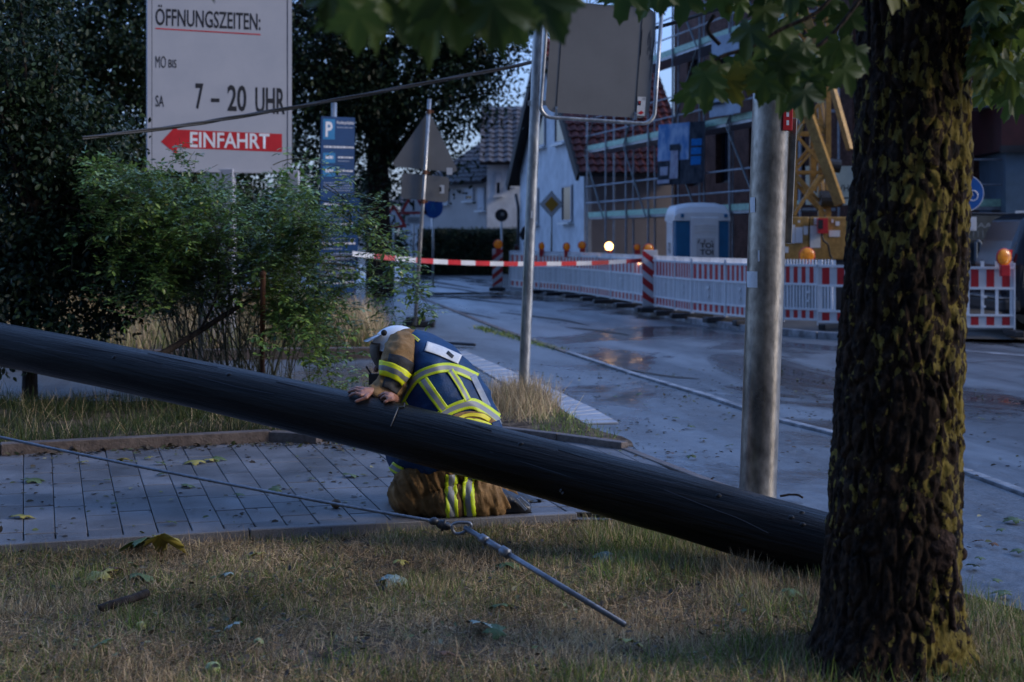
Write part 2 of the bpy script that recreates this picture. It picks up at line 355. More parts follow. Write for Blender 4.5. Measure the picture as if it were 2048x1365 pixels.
for q in xb:
    t = (q-47)/500.
    xf.append(47+(q-47)*(1.22+.10*abs(t)) if q < 47 else q+ (q-47)*.34 - 18 + 18*math.exp(-(q-47)/60.))
pav = MB(); rr = random.Random(3)
for i in range(len(xb)-1):
    A0 = g(xb[i], interp(bk, xb[i])); A1 = g(xf[i], interp(fr, xf[i])); B0 = g(xb[i+1], interp(bk, xb[i+1])); B1 = g(xf[i+1], interp(fr, xf[i+1]))
    n = max(3, int(round((A1-A0).length/ .36))); off = rr.uniform(.25, .75)
    ts = [0]+[(k+off)/n for k in range(n)]+[1]
    for t0, t1 in zip(ts[:-1], ts[1:]):
        if t1-t0 < .02: continue
        q = [A0.lerp(A1, t0), B0.lerp(B1, t0), B0.lerp(B1, t1), A0.lerp(A1, t1)]
        c = sum(q, Vector())/4; q = [c+(p-c)*(1-(.0055/max((p-c).length, .05))) for p in q]; dz = rr.uniform(-.002, .002); tx = rr.uniform(-.006, .006)
        pav.prism([V(p.x, p.y, .004) for p in q], (0, 0, .010+dz))
tag(pav.build('paver_path', M['paver'], bevel=.004), kind='structure')
front = [G(*p) for p in fr[:4]]
kerbline('path_edging', [p+V(0,-.03,0) for p in front], .06, .016, -.12, M['paver'], 1.0, seed=5)
# brown kerbs round the planting beds
kerbline('bed_kerb', [g(-700,940), g(0,914), g(540,886), g(640,891)], .10, .085, -.05, M['kerb'], 1.0, seed=2)
kerbline('bed_kerb', [g(985,868), g(1120,884), g(1250,902)], .07, .06, -.05, M['kerb'], 1.0, seed=4)
kerbline('gutter_kerb', [g(1250,902), g(1440,976), g(1700,1075)], .06, .02, -.05, M['kerb'], 1.0, seed=6)
kerbline('bed_kerb', [g(-700,722), g(300,719), g(762,714)], .16, .11, -.05, M['kerb'], 1.0, seed=8)
# far kerb in front of the barriers
kerbline('kerb', [G(p[0], p[1]) for p in [(1010,583),(1110,590),(1220,604),(1290,618),(1390,640),(1500,655),(1640,668),(1720,672)]], .14, .03, -.15, M['kerbl'], 1.0, seed=9)
site = [g(*p) for p in [(1010,582),(1110,589),(1220,603),(1290,617),(1390,639),(1500,654),(1640,667),(1720,671)]]+[V(8,19.5,0), V(30,19.5,0), V(40,70,0), V(-1,70,0)]
sheet('building_site_ground', site, -.02, M['site'])
# pale slabs set in the pavement
sb = MB(); n = 22
for k in range(n):
    t0, t1 = k/n, (k+.87)/n
    if k in (9, 10, 11): pass
    def L_(t, e): 
        a = [(905,706),(962,740),(1030,780),(1118,820),(1172,848)]; c = [(930,702),(1008,736),(1092,772),(1176,812),(1238,846)]
        Q = a if e == 0 else c; s = t*(len(Q)-1); i = min(int(s), len(Q)-2); f = s-i
        return g(Q[i][0]+(Q[i+1][0]-Q[i][0])*f, Q[i][1]+(Q[i+1][1]-Q[i][1])*f)
    sb.prism([V(*p.xy, -.012) for p in (L_(t0,0), L_(t0,1), L_(t1,1), L_(t1,0))], (0,0,.016+random.uniform(-.002,.002)))
tag(sb.build('pavement_slabs', M['slab'], bevel=.003), kind='structure')
# soil of the beds and lawn
def edge_y(x): 
    E = [(-9,4.6),(-6,5.4)]+[(p.x, p.y-.06) for p in front[1:]]+[(.69,7.09),(1.36,6.24),(1.79,5.6),(1.94,5.34),(2.36,4.85),(5,2.0),(9,1.6)]
    return interp(E, x)
def soil_patch(name, f0, f1, x0, x1, nx, ny, z, amp, m, fr=1.7):
    b = MB()
    for i in range(nx+1):
        x = x0+(x1-x0)*i/nx; a, c = f0(x), f1(x)
        for j in range(ny+1):
            y = a+(c-a)*j/ny; zz = z+amp*(noise.noise(V(x*fr, y*fr, 3))+.5*noise.noise(V(x*5*fr, y*5*fr, 1)))
            b.v.append(V(x, y, zz))
    for i in range(nx):
        for j in range(ny):
            k = i*(ny+1)+j; b.face((k, k+ny+1, k+ny+2, k+1))
    return tag(b.build(name, m, smooth=True, recalc=False), kind='structure')
soil_patch('lawn_ground', lambda x: 1.0, edge_y, -7, 6, 200, 110, -.045, .022, M['soil'])
bed1b = lambda x: interp([(-7,11.9),(-2.3,11.9),(-1.6,12.6),(-.3,12.3),(.16,13.0),(.55,10.3),(.8,9.6)], x)
bed1f = lambda x: interp([(-7,9.1),(-3.3,9.1),(-1.63,9.68),(-1.3,9.6),(-.08,10.1),(.75,9.35),(.8,9.3)], x)
soil_patch('flower_bed_ground', bed1f, bed1b, -7, .8, 160, 40, .03, .022, M['soil'])
soil_patch('verge_ground', lambda x: 16.85, lambda x: interp([(-14,30),(-4,28),(-2.4,23),(-1.57,18)], x), -14, -1.57, 90, 60, .05, .03, M['soil'])
# ---------------------------------------------------------------- grass (uncountable)
M['dry'] = leafmat('dry_grass', [(0,(.22,.15,.08)),(.35,(.48,.34,.19)),(.75,(.78,.58,.35)),(1,(.22,.23,.07))], .6, .15, .3)
M['green'] = leafmat('green_grass', [(0,(.055,.10,.018)),(.5,(.12,.19,.03)),(.85,(.22,.28,.05)),(1,(.44,.37,.13))], .5, .2, .4)
def nfield(x, y, s, seed): return noise.noise(V(x*s, y*s, seed))
def grass(name, m, n, sampler, hmin, hmax, lean=.5, wid=1., zf=None, label=None):
    C = []; D = []; U = []; S_ = []; Wd = []
    while len(C) < n:
        s = sampler()
        if s is None: continue
        x, y, z, k = s
        h = random.uniform(hmin, hmax)*k; a = random.uniform(0, 6.283); ln = random.gauss(0, lean)
        D.append((math.cos(a)*ln, math.sin(a)*ln, 1)); b = random.uniform(0, 6.283); U.append((math.cos(b), math.sin(b), .1))
        C.append((x, y, z)); S_.append(h); Wd.append(wid*random.uniform(.7, 1.4)*.055/max(h, .03))
    o = scatter(name, C, D, U, S_, *BLADE, m, org=(0, 0, 0), W2=Wd); return tag(o, label, 'grass', kind='stuff')
def lawn_s(green):
    def f():
        y = 3.2+ (random.random()**.8)*4.2; x = random.uniform(-.40*y-.35, .40*y+.35)
        if y > edge_y(x)-.005: return None
        w = nfield(x, y, 1.3, 5)+.45*nfield(x, y, 4.5, 9)-(.16 if x > -.3 and y > 4.9 else 0)
        gr_ = w > .02
        if green:
            if y > edge_y(x)-.55 and x > -.6: w += .3
            if w < .0+random.uniform(-.25, .12): return None
        else:
            bare = nfield(x, y, 2.2, 20)+.5*nfield(x, y, 7, 4)
            if bare > .12+random.uniform(-.05, .25): return None
            if w > .1+random.uniform(-.1, .4): return None
        k = 1.0+.9*max(0, nfield(x, y, 2.5, 33))
        if x > .35 and y > edge_y(x)-1.3: k *= 1.6
        return x, y, -.06, k
    return f
grass('dry_grass', M['dry'], 125000, lawn_s(False), .02, .07, 1.5, .8, label='short dry straw grass on the foreground lawn')
grass('green_grass', M['green'], 60000, lawn_s(True), .025, .08, .95, .8, label='short green grass patches on the foreground lawn')
def thatch_s():
    y = 3.2+ (random.random()**.8)*4.2; x = random.uniform(-.40*y-.35, .40*y+.35)
    if y > edge_y(x)-.005: return None
    if nfield(x, y, 1.1, 50) > .25+random.uniform(0, .4): return None
    return x, y, -.04+.012*random.random(), 1
M['greend'] = leafmat('shaded_green_grass', [(0,(.02,.035,.010)),(.6,(.045,.07,.018)),(.9,(.08,.09,.025)),(1,(.16,.13,.06))], .6, .15, .2)  # darker copy of the green grass, shade put into its colour
M['thatch'] = leafmat('matted_straw', [(0,(.10,.075,.045)),(.4,(.26,.19,.12)),(.8,(.50,.37,.23)),(1,(.14,.16,.05))], .7, .1, .15)
grass('matted_straw', M['thatch'], 85000, thatch_s, .03, .09, 5, .8, label='flattened dead straw matted over the lawn soil')
def root_s():
    a = random.uniform(0, 6.283); r = random.gauss(.36, .10); x = 1.25+r*math.cos(a)*1.3; y = 4.8+r*math.sin(a)
    if y > edge_y(x): return None
    return x, y, -.06, 1
grass('green_grass', M['green'], 1500, root_s, .05, .14, .7, 1.2, label='longer green grass tufts round the foot of the big tree')
def bed_s():
    x = random.uniform(-5.5, -.9); a, c = bed1f(x)+.05, bed1b(x)-.1; y = random.uniform(a, c); 
    if random.random() > .55+.8*nfield(x, y, 1.8, 2): return None
    return x, y, .02, 1+.5*nfield(x, y, 2, 8)
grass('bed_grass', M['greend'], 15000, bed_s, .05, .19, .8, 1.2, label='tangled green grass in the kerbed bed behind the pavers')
grass('bed_grass', M['dry'], 1300, bed_s, .05, .24, 1.0, 1.0, label='dead straw stalks among the grass behind the pavers')
pb = G(1045, 806)
def clump_s():
    x = random.gauss(pb.x-.01, .15); y = random.gauss(pb.y-.55, .45)
    if not (-.2 < x < .75) or y > bed1b(x) or y < bed1f(x)+.35 or (x-.1)*1.0+(11.2-y)*.1 > .42: return None
    return x, y, .02, 1
grass('post_grass', M['dry'], 2600, clump_s, .08, .30, .75, 1.1, label='pale straw tussock at the foot of the slim sign post')
def tip_s():
    x = random.uniform(.15, .72); y = random.uniform(9.6, 11)
    if y > bed1b(x)-.02 or y < bed1f(x)+.08: return None
    return x, y, .02, 1
grass('post_grass', M['green'], 500, tip_s, .03, .10, .6, 1.2, label='low green weeds at the tip of the kerbed bed')
def verge_s():
    x = random.uniform(-8, -1.6); c = interp([(-14,28),(-4,26),(-2.4,22),(-1.57,18)], x); y = random.uniform(16.95, c)
    return x, y, .04, 1+.3*nfield(x, y, 1, 3)
grass('verge_grass', M['dry'], 14000, verge_s, .25, .62, .3, 2.2, label='tall dry grass on the verge behind the rose bush')
grass('verge_grass', M['green'], 6000, verge_s, .15, .45, .4, 2.4, label='green blades in the tall verge behind the rose bush')
# tar seams in the far carriageway
q = MB(); rs = random.Random(12)
for pts_, w in (([(700,578),(820,586),(950,600),(1060,612)],3),([(760,556),(850,562),(960,580)],4),([(780,570),(880,574),(1000,592),(1100,604)],2.5),([(700,600),(800,606),(930,626),(1000,640)],3),([(860,552),(930,556),(975,568)],4),([(1130,655),(1200,662),(1260,670)],3),([(1000,625),(1120,640),(1180,652)],3),([(1250,738),(1330,752),(1400,758)],3)):
    L_ = spline([V(x, y, 0) for x, y in pts_], 8); n = len(L_)
    for i in range(n-1):
        a, c = L_[i], L_[i+1]; w0 = w*math.sin(math.pi*(i+.01)/(n-1))*.5+.15; w1 = w*math.sin(math.pi*(i+1.01)/(n-1))*.5+.15
        q.poly([G(a.x, a.y+w0, RZ+.004), G(c.x, c.y+w1, RZ+.004), G(c.x, c.y-w1, RZ+.004), G(a.x, a.y-w0, RZ+.004)])
tag(q.build('road_seams', mat('tar_seam', (.012,.013,.015), .8), recalc=False), kind='structure')
# thin line of weeds along the gutter
def weed_s():
    t = random.random(); A, B_ = g(960, 655), g(1130, 700); p = A.lerp(B_, t); return p.x+random.gauss(-.05, .05), p.y+random.gauss(0, .1), -.01, (.4+abs(noise.noise(V(t*9, 0, 0)))*1.6)
grass('kerb_weeds', M['green'], 900, weed_s, .03, .09, .8, 2.5, label='weeds growing along the joint of the pale kerb')
# ---------------------------------------------------------------- metals, paints
M['galv'] = mat('galvanised_steel', (.30,.30,.30), .38, .75, col2=(.46,.45,.43), vs=14, bump=.15, bs=60, rvar=.12, stretch=(1,1,.35), v2=.22, v2s=45)
M['galvp'] = mat('weathered_galvanised_post', (.18,.16,.14), .34, .75, col2=(.38,.34,.285), vs=4, bump=.12, bs=70, rvar=.08, stretch=(1,1,.6), v2=.3, v2s=30)
M['steel'] = mat('dull_steel', (.16,.17,.19), .45, .7, var=.25, vs=20, bump=.2, bs=90)
M['rust'] = mat('rusty_steel', (.10,.045,.025), .7, .3, col2=(.2,.08,.04), vs=30, bump=.4, bs=120)
M['back'] = mat('grey_sign_back', (.17,.165,.16), .42, .2, col2=(.20,.195,.19), vs=2, bump=.08, bs=180, v2=.1, v2s=300)
M['black'] = mat('black_rubber', (.02,.02,.022), .5, var=.3, bump=.2)
M['dark'] = mat('dark_metal', (.035,.038,.045), .45, .3, var=.3)
M['white'] = mat('white_plastic', (.70,.70,.70), .4, col2=(.80,.80,.79), vs=6, v2=.06, v2s=60)
M['sticker'] = mat('white_sticker', (.62,.62,.62), .4, var=.08, vs=60)
M['red'] = mat('red_film', (.50,.02,.025), .35, var=.15)
M['refw'] = mat('white_film', (.62,.62,.64), .3, var=.08)
M['bluep'] = mat('blue_panel', (.012,.055,.16), .35, var=.1)
M['blue2'] = mat('light_blue_panel', (.03,.20,.42), .35, var=.1)
M['ink'] = mat('black_ink', (.012,.012,.016), .5, var=.1)
M['tw'] = mat('white_letters', (.75,.75,.78), .4, var=.05)
M['signw'] = mat('sign_white', (.37,.38,.425), .45, spec=.3, col2=(.41,.415,.455), vs=2.5, v2=.04, v2s=200)
M['yel'] = mat('yellow_crane_paint', (.27,.15,.035), .5, .1, col2=(.38,.22,.06), vs=5, bump=.2, bs=60, v2=.25, v2s=18)
M['amber'] = mat('amber_lens', (.50,.13,.008), .12, col2=(.95,.36,.03), vs=16, emit=(1,.28,.02), es=.05)
M['lit'] = mat('lit_lens', (1,.6,.2), .3, emit=(1,.55,.18), es=9)
M['unlit'] = mat('dark_lens', (.10,.03,.03), .15, var=.3)
M['green'+'lamp'] = mat('green_lamp', (.2,.9,.7), .3, emit=(.2,1,.75), es=5)
# ---------------------------------------------------------------- the fallen wooden pole
def poleM():
    m = bpy.data.materials.new('tarred_wood'); m.use_nodes = True; t = m.node_tree; b = t.nodes['Principled BSDF']; N = t.nodes.new; L = t.links.new
    tc = N('ShaderNodeTexCoord'); m1 = N('ShaderNodeMapping'); m1.inputs['Rotation'].default_value = (0, 0, .415); m2 = N('ShaderNodeMapping'); m2.inputs['Rotation'].default_value = (0, -.155, 0); mp = N('ShaderNodeMapping'); mp.inputs['Scale'].default_value = (.30, 6, 6)
    L(tc.outputs['Object'], m1.inputs[0]); L(m1.outputs[0], m2.inputs[0]); L(m2.outputs[0], mp.inputs[0])
    n = N('ShaderNodeTexNoise'); n.inputs['Scale'].default_value = 6; n.inputs['Detail'].default_value = 8; n.inputs['Roughness'].default_value = .65; L(mp.outputs[0], n.inputs[0])
    cr = N('ShaderNodeValToRGB'); e = cr.color_ramp.elements; e[0].position = .38; e[0].color = (.002,.002,.002,1); e[1].position = .80; e[1].color = (.020,.017,.015,1)
    L(n.outputs[0], cr.inputs[0]); L(cr.outputs[0], b.inputs['Base Color'])
    b.inputs['Roughness'].default_value = .30; b.inputs['Specular IOR Level'].default_value = .18
    bp = N('ShaderNodeBump'); bp.inputs['Strength'].default_value = .7; bp.inputs['Distance'].default_value = .012; L(n.outputs[0], bp.inputs['Height'])
    n2 = N('ShaderNodeTexNoise'); n2.inputs['Scale'].default_value = 90; L(mp.outputs[0], n2.inputs[0]); b2 = N('ShaderNodeBump'); b2.inputs['Strength'].default_value = .3; b2.inputs['Distance'].default_value = .003
    L(n2.outputs[0], b2.inputs['Height']); L(bp.outputs[0], b2.inputs['Normal']); L(b2.outputs[0], b.inputs['Normal']); return m
M['pole'] = poleM()
PA = P(0, 689, 7.85); PB = P(1640, 1091, 6.03); PD = (PB-PA)
def pole_at(px):                                       # axis point seen at image column px
    k = (px-CX)/F; t = (k*PA.y-PA.x)/(PD.x-k*PD.y); return PA+PD*t
P0 = PA-PD*.35; P1 = PA+PD*1.05
pole = thing('fallen_pole', P1, 'thick dark tarred wooden pole lying tilted in front of the kneeling person', 'pole')
b = MB(); n = 110; pts = []; rs = []
sagd = V(0, 0, 1)
for i in range(n+1):
    t = i/n; p = P0.lerp(P1, t); x = (p-PA).length*(1 if (p-PA).dot(PD) > 0 else -1)/PD.length
    sag = .055*math.sin(math.pi*min(max(x, 0), 1)); p = p+sagd*sag
    pts.append(p); rs.append(.117+.026*max(0, min(1, x))+.0015*noise.noise(V(x*9, 0, 0)))
b.tube(pts, rs, 56); 
ax = PD.normalized()
for i, v in enumerate(b.v):
    q = v.copy(); f = noise.noise(V(q.x*1.3, q.y*7, q.z*7))*.004; c = pts[min(n, i//56)] if i < 56*(n+1) else v; d = (v-c)
    if d.length > .01: b.v[i] = v+d.normalized()*f
b.build('shaft', M['pole'], pole, smooth=True)
# drying crack and cut band
def on_pole(px, ang, e=.001):                          # ang: 0 top, towards the camera positive
    p = pole_at(px); x = (p-PA).length*(1 if (p-PA).dot(PD) > 0 else -1)/PD.length
    p = p+sagd*.055*math.sin(math.pi*min(max(x, 0), 1)); r = .117+.026*max(0, min(1, x))
    up = (V(0,0,1)-ax*ax.z).normalized(); side = ax.cross(up).normalized()
    if side.y > 0: side = -side
    a = math.radians(ang); return p+(up*math.cos(a)+side*math.sin(a))*(r+e)
b = MB(); crk = [(1215,44),(1250,50),(1265,48),(1300,52),(1380,60),(1440,66),(1490,70),(1550,80)]
b.tube(spline([on_pole(x, a, -.001) for x, a in crk], 5), .0035, 5); b.tube(spline([on_pole(x, a, -.001) for x, a in [(930,18),(960,21),(985,24)]], 4), .003, 5)

for crk in ([(120,40),(190,43),(260,41),(340,46)],[(420,60),(500,64),(570,62)],[(560,28),(640,31),(700,30)],[(1000,72),(1090,76),(1190,80)],[(1120,30),(1180,33),(1230,31)],[(60,62),(130,66),(200,64)],[(880,52),(930,55),(990,53)],[(1330,30),(1400,33),(1470,31)],[(300,20),(380,23),(440,21)]): b.tube(spline([on_pole(x, a, -.001) for x, a in crk], 5), .0022, 5)
b.build('drying_crack', M['ink'], pole)
b = MB()
for x, a in ((1585,42),(1610,50),(470,38),(250,55),(700,12),(1050,40),(1440,38),(1600,24)): b.ball(on_pole(x, a, -.010), (.018,.014,.016), 12, 8)
b.build('knot', M['pole'], pole, smooth=True)
b = MB(); b.tube([on_pole(805+((a-60)/70)**2*-18+ (10 if a < 20 else 0), a, .003) for a in range(-60, 76, 6)], .0035, 6); b.build('tied_string', M['black'], pole)
b = MB(); 
for x, a in ((1146, 108), (1150, 112)): b.tube([on_pole(x, a, -.004), on_pole(x, a, .012)], .005, 8)
b.build('nail', M['steel'], pole)
# ---------------------------------------------------------------- guy wire with shackle and ground rod
ga = thing('guy_wire', P(1245,1245,5.17), 'grey steel guy wire with shackle and turnbuckle rod staked into the lawn', 'cable')
w0 = P(-700, 700, 7.6); w1 = P(873, 1044, 5.74); b = MB(); wp = catenary(w0, w1, .05, 40); b.tube(wp, .0065, 8)
for k in range(2):                                     # strand relief
    q = []
    for i in range(500):
        t = i/499*40; j = min(int(t), 39); p = wp[j].lerp(wp[j+1], t-j); a = i*.9+k*math.pi; q.append(p+V(0, math.cos(a), math.sin(a))*.0045)
    b.tube(q, .0035, 4, cap=False)
b.build('wire', M['steel'], ga, smooth=True)
b = MB(); 
for q, r in (((868,1043),.016),((882,1049),.019),((893,1053),.017)): b.ball(P(q[0], q[1], 5.72), (.022, .018, r), 10, 8)
b.tube([P(865,1040,5.73), P(905,1056,5.70)], .009, 8); b.tube([P(890,1040,5.71), P(884,1062,5.71)], .007, 8)
b.build('wire_clamp', M['dark'], ga, smooth=True)
b = MB(); q = [P(x, y, 5.66) for x, y in [(905,1050),(915,1046),(935,1046),(942,1050),(938,1058),(925,1066),(912,1068),(905,1060),(905,1050)]]
b.tube(spline(q, 4), .0065, 8); b.build('shackle', M['steel'], ga, smooth=True)
r0, r1 = P(930,1056,5.66), P(1250,1250,5.14); b = MB(); b.tube([r0, r1], .0105, 10); b.build('anchor_rod', M['steel'], ga, smooth=True)
b = MB()
for t, L_, r in ((.13,.035,.018),(.27,.04,.02)): c = r0.lerp(r1, t); d = (r1-r0).normalized(); b.tube([c-d*L_*.5, c+d*L_*.5], r, 8); 
d = (r1-r0).normalized(); b.tube([r0.lerp(r1, .13), r0.lerp(r1, .27)], .014, 8)
b.build('turnbuckle', M['steel'], ga, smooth=True)
# ---------------------------------------------------------------- hanging twisted cable
hc = thing('hanging_cable', P(165,278,11.5), 'black twisted cable sagging across the opening hours sign', 'cable')
cp = spline([P(165,277,11.5), P(350,254,12), P(470,235,12.3), P(640,206,12.6), P(860,165,12.9), P(1065,125,13.2), P(1200,88,13.2), P(1320,54,13.1), P(1500,-2,13), P(1900,-140,12.7)], 14)
b = MB()
for k in range(3):
    q = []; NQ = 420
    for i in range(NQ):
        t = i/(NQ-1)*(len(cp)-1); j = min(int(t), len(cp)-2); p = cp[j].lerp(cp[j+1], t-j); a = i*.07+k*2.094
        q.append(p+V(0, math.cos(a), math.sin(a))*.009)
    b.tube(q, .0098, 6, cap=False)
b.build('cable_strand', M['black'], hc, smooth=True)
# ---------------------------------------------------------------- thick steel post
sp = thing('steel_post', G(1515,1005), 'thick weathered galvanised post standing on the wet pavement behind the fallen pole', 'post')
base = G(1515,1004); top = P(1544,168,7.5); r_ = .098
b = MB(); b.tube([base-V(0,0,.1)]+[base.lerp(top, i/20) for i in range(21)], r_, 48); b.build('shaft', M['galvp'], sp, smooth=False)
for f in sp.children[0].data.polygons: f.use_smooth = len(f.vertices) == 4
b = MB(); b.ball(top, (r_*.98, r_*.98, .03), 32, 8); b.build('cap', M['galvp'], sp, smooth=True)
def on_post(px, py, e=.002):
    t = (py-1004)/(168-1004.); c = base.lerp(top, t); X = (px-CX)*c.y/F; dx = max(-r_, min(r_, X-c.x)); a = math.asin(max(-1, min(1, dx/r_)))
    return c+V(math.sin(a)*(r_+e), -math.cos(a)*(r_+e), 0), c
def post_patch(name, m, x0, y0, x1, y1, e=.003, n=6):
    b = MB(); 
    for i in range(n+1):
        for j in (0, 1):
            p, _ = on_post(x0+(x1-x0)*i/n, y0 if j == 0 else y1, e); b.v.append(p)
    for i in range(n): b.face((2*i, 2*i+2, 2*i+3, 2*i+1))
    o = b.build(name, m, sp, recalc=False); s = o.modifiers.new('thick', 'SOLIDIFY'); s.thickness = .0015; s.offset = 0; return o
post_patch('sticker', M['sticker'], 1494, 542, 1510, 574); post_patch('sticker', M['sticker'], 1500, 395, 1507, 425); post_patch('sticker', M['sticker'], 1511, 500, 1514, 522)
b = MB(); e0 = top+V(r_+.012, .01, -.18); e1 = base.lerp(top, .62)+V(r_+.012, .01, 0)
b.bar(e0, e1, .022, .05); b.build('side_rail', M['galvp'], sp, bevel=.004)
b = MB(); pr = P(1573,190,7.42); b.bar(P(1576,200,7.42), P(1574,262,7.42), .030, .05); o = b.build('red_label', M['red'], sp, bevel=.003)
for k, yy in enumerate((212, 229, 246)): bb = MB(); bb.box(P(1575.5,yy,7.388), (.013,.003,.026)); bb.build('label_mark', M['tw'], o)
# ---------------------------------------------------------------- slim post with the blank back of a framed sign
tp = thing('framed_sign', G(1047,802), 'blank back of a large rounded square road sign on a slim galvanised post', 'road sign')
b0 = G(1046,806); dS = b0.y; b1 = P(1081,-40,dS)
b = MB(); b.tube([b0-V(0,0,.1)]+[b0.lerp(b1, i/12) for i in range(13)], .046, 28); b.build('post', M['galv'], tp, smooth=True)
fc = P(1203,120,dS-.06); ux = (P(1314,242,dS+.05)-P(1087,227,dS-.10)); wS = ux.length; ux.normalize(); uy = (P(1110,-6,dS-.06)-P(1092,215,dS-.08)); hS = uy.length+.07; uy.normalize(); uy = (uy-ux*ux.dot(uy)).normalized(); 
uy = (P(1322,60,dS)-P(1312,200,dS)).normalized(); nn = ux.cross(uy).normalized()
def fp(u, v, e=0): return fc+ux*u+uy*v+nn*e
rr_ = [fp(u, v, .0) for u, v in rrect(wS, hS+.02, .10, 8)]
b = MB(); b.tube(rr_+[rr_[0]], .017, 12); b.build('tube_frame', M['galv'], tp, smooth=True)
b = MB(); b.prism([fp(u, v, -.014) for u, v in rrect(wS-.085, hS-.07, .09, 8)], -nn*.004); pl = b.build('sign_plate', M['back'], tp)
b = MB()
for uu in (-.36*wS, .335*wS): b.bar(fp(uu, -hS*.44, -.011), fp(uu, hS*.44, -.011), .004, .004)
b.build('seam', M['dark'], pl)
for uu, vv in ((-.36*wS, -hS*.465), (.335*wS, -hS*.465), (.335*wS, hS*.465), (-.30*wS, hS*.465)):
    b = MB(); s_ = 1 if vv < 0 else -1; b.bar(fp(uu, vv-.02*s_, .008), fp(uu, vv+.05*s_, -.006), .024, .005); b.ball(fp(uu, vv+.03*s_, .006), .006, 8, 6); b.build('bracket', M['galv'], tp)
b = MB(); b.prism([fp(u, v, -.010) for u, v in [(.345*wS,-.445*hS),(.345*wS+.070,-.445*hS),(.345*wS+.070,-.445*hS+.16),(.345*wS,-.445*hS+.16)]], nn*.001); st = b.build('type_label', M['sticker'], tp)
lp = Plate(fp(.345*wS, -.445*hS, -.009), ux*.070, uy*.16, tp)
lp.txt('label_letters', 'CE', .55, .84, .95, .95, M['ink'], .002, 0, st); lp.shape('label_mark', M['ink'], [(.05,.55),(.42,.55),(.42,.78),(.05,.78)], .002, .001, st); lp.shape('label_mark', M['red'], [(.1,.75),(.38,.75),(.24,.6)], .004, .001, st)
lp.shape('label_mark', M['red'], [(.1,.13),(.55,.27),(.9,.17),(.55,.06)], .002, .001, st)
b = MB()
rs_ = random.Random(4)
for k in range(16):
    u = rs_.choice([.335, .41, .44, .425])*wS+rs_.gauss(0, .008); v = rs_.uniform(.0, .28)*hS; L_ = rs_.uniform(.05, .22)
    b.bar(fp(u, v, -.0125), fp(u+rs_.uniform(-.004, .004), v-L_, -.0125), .002, rs_.uniform(.001, .004))
b.build('drip_stain', M['ink'], pl)
for yy in (207, -20):
    b = MB(); c = b0.lerp(b1, (806-yy)/846.); b.tube([c-V(0,0,.025), c+V(0,0,.025)], .052, 24); b.box(c+V(.07, -.02, 0), (.06,.02,.04)); b.box(c+V(-.055, -.01, 0), (.02,.03,.04)); b.build('clamp', M['galv'], tp)
b = MB(); b.prism([P(x, y, dS-.05) for x, y in [(1062,422),(1067,422),(1066,437),(1061,437)]], (0,.002,0)); b.build('sticker', M['sticker'], tp)
# ---------------------------------------------------------------- blank back of triangular sign
ts = thing('triangular_sign', G(832,655), 'grey back of a triangular warning sign with square plate on a leaning post', 'road sign')
d3 = 22.3; b = MB(); q0 = P(831,650,d3+.05); q1 = P(860,200,d3+.05); b.tube([q0, q1], .030, 16); b.build('post', M['galv'], ts, smooth=True)
def tri(cen, R, r, rot=90):
    out = []
    for k in range(3):
        a = math.radians(rot+120*k); c = V(math.cos(a), math.sin(a), 0)*(R-2*r)
        for j in range(-3, 4): a2 = a+math.radians(20*j); out.append((cen[0]+c.x+math.cos(a2)*r, cen[1]+c.y+math.sin(a2)*r))
    return out
lean = (q1-q0).normalized(); ux3 = (P(914,354,d3+.08)-P(785,342,d3-.02)).normalized()
def tpnt(c, u, v, e=0): n_ = ux3.cross(lean).normalized(); return c+ux3*u+lean*v+n_*e
ct = P(852,300,d3); b = MB(); pts_ = tri((0,0), .62, .05); b.prism([tpnt(ct, u, v, .02) for u, v in pts_], (0,.004,0)); b.build('triangular_plate', M['back'], ts)
# post stands in front of the plates (their backs are seen)
c2 = P(850,376,d3); b = MB(); b.prism([tpnt(c2, u, v, .02) for u, v in rrect(.74,.40,.05)], (0,.004,0)); b.build('square_plate', M['back'], ts)
q0b, q1b = q0-V(0,.12,0), q1-V(0,.12,0); ts.children[0].location = (0, -.12, 0)
for yy in (225, 346, 404):
    t = (650-yy)/450.; c = q0b.lerp(q1b, t); b = MB(); b.tube([c-lean*.035, c+lean*.035], .036, 14); b.box(c+V(.05,.03,0), (.05,.03,.04)); b.build('clamp', M['rust'], ts)
for x, y, w, h in ((899,343,.09,.11),(884,379,.07,.13)):
    b = MB(); b.box(P(x, y, d3-.06), (w,.003,h)); o = b.build('sticker', M['sticker'], ts); 
    if y > 350: bb = MB(); bb.box(P(x-3, y, d3-.064), (.03,.002,.08)); bb.build('sticker_mark', M['ink'], o)
b = MB(); b.box(G(832,652)+V(.05,-.05,.04), (.5,.4,.09)); b.box(G(832,652)+V(.0,-.05,.11), (.3,.22,.07)); b.build('rubber_foot', M['black'], ts, bevel=.015)
# ---------------------------------------------------------------- big opening-hours sign
bs = thing('opening_hours_sign', P(430,700,17.6), 'tall white board reading ÖFFNUNGSZEITEN with a red EINFAHRT arrow, behind the rose bush', 'sign')
dl, dr = 17.35, 17.95
BL = P(294.5,343,dl); BR = P(583.5,352,dr); BR.z = BL.z; TLz = BL.z+2.55
pb_ = Plate(BL, BR-BL, V(0,0,2.55), bs); Wp = (BR-BL).length
def uv(px, py):                                        # image point -> board coordinates
    k = (px-CX)/F; t = (k*BL.y-BL.x)/((BR-BL).x-k*(BR-BL).y); d = BL.y+(BR-BL).y*t; z = H-(py-HY)*d/F; return t, (z-BL.z)/2.55
pb_.slab('board', M['signw'], .12, 0)
for a in ((0,0,.028,1),(.972,0,1,1),(.0285,0,.9715,.011)): pb_.slab('frame_strip', M['signw'], .008, .008, a[0], a[1], a[2], a[3])
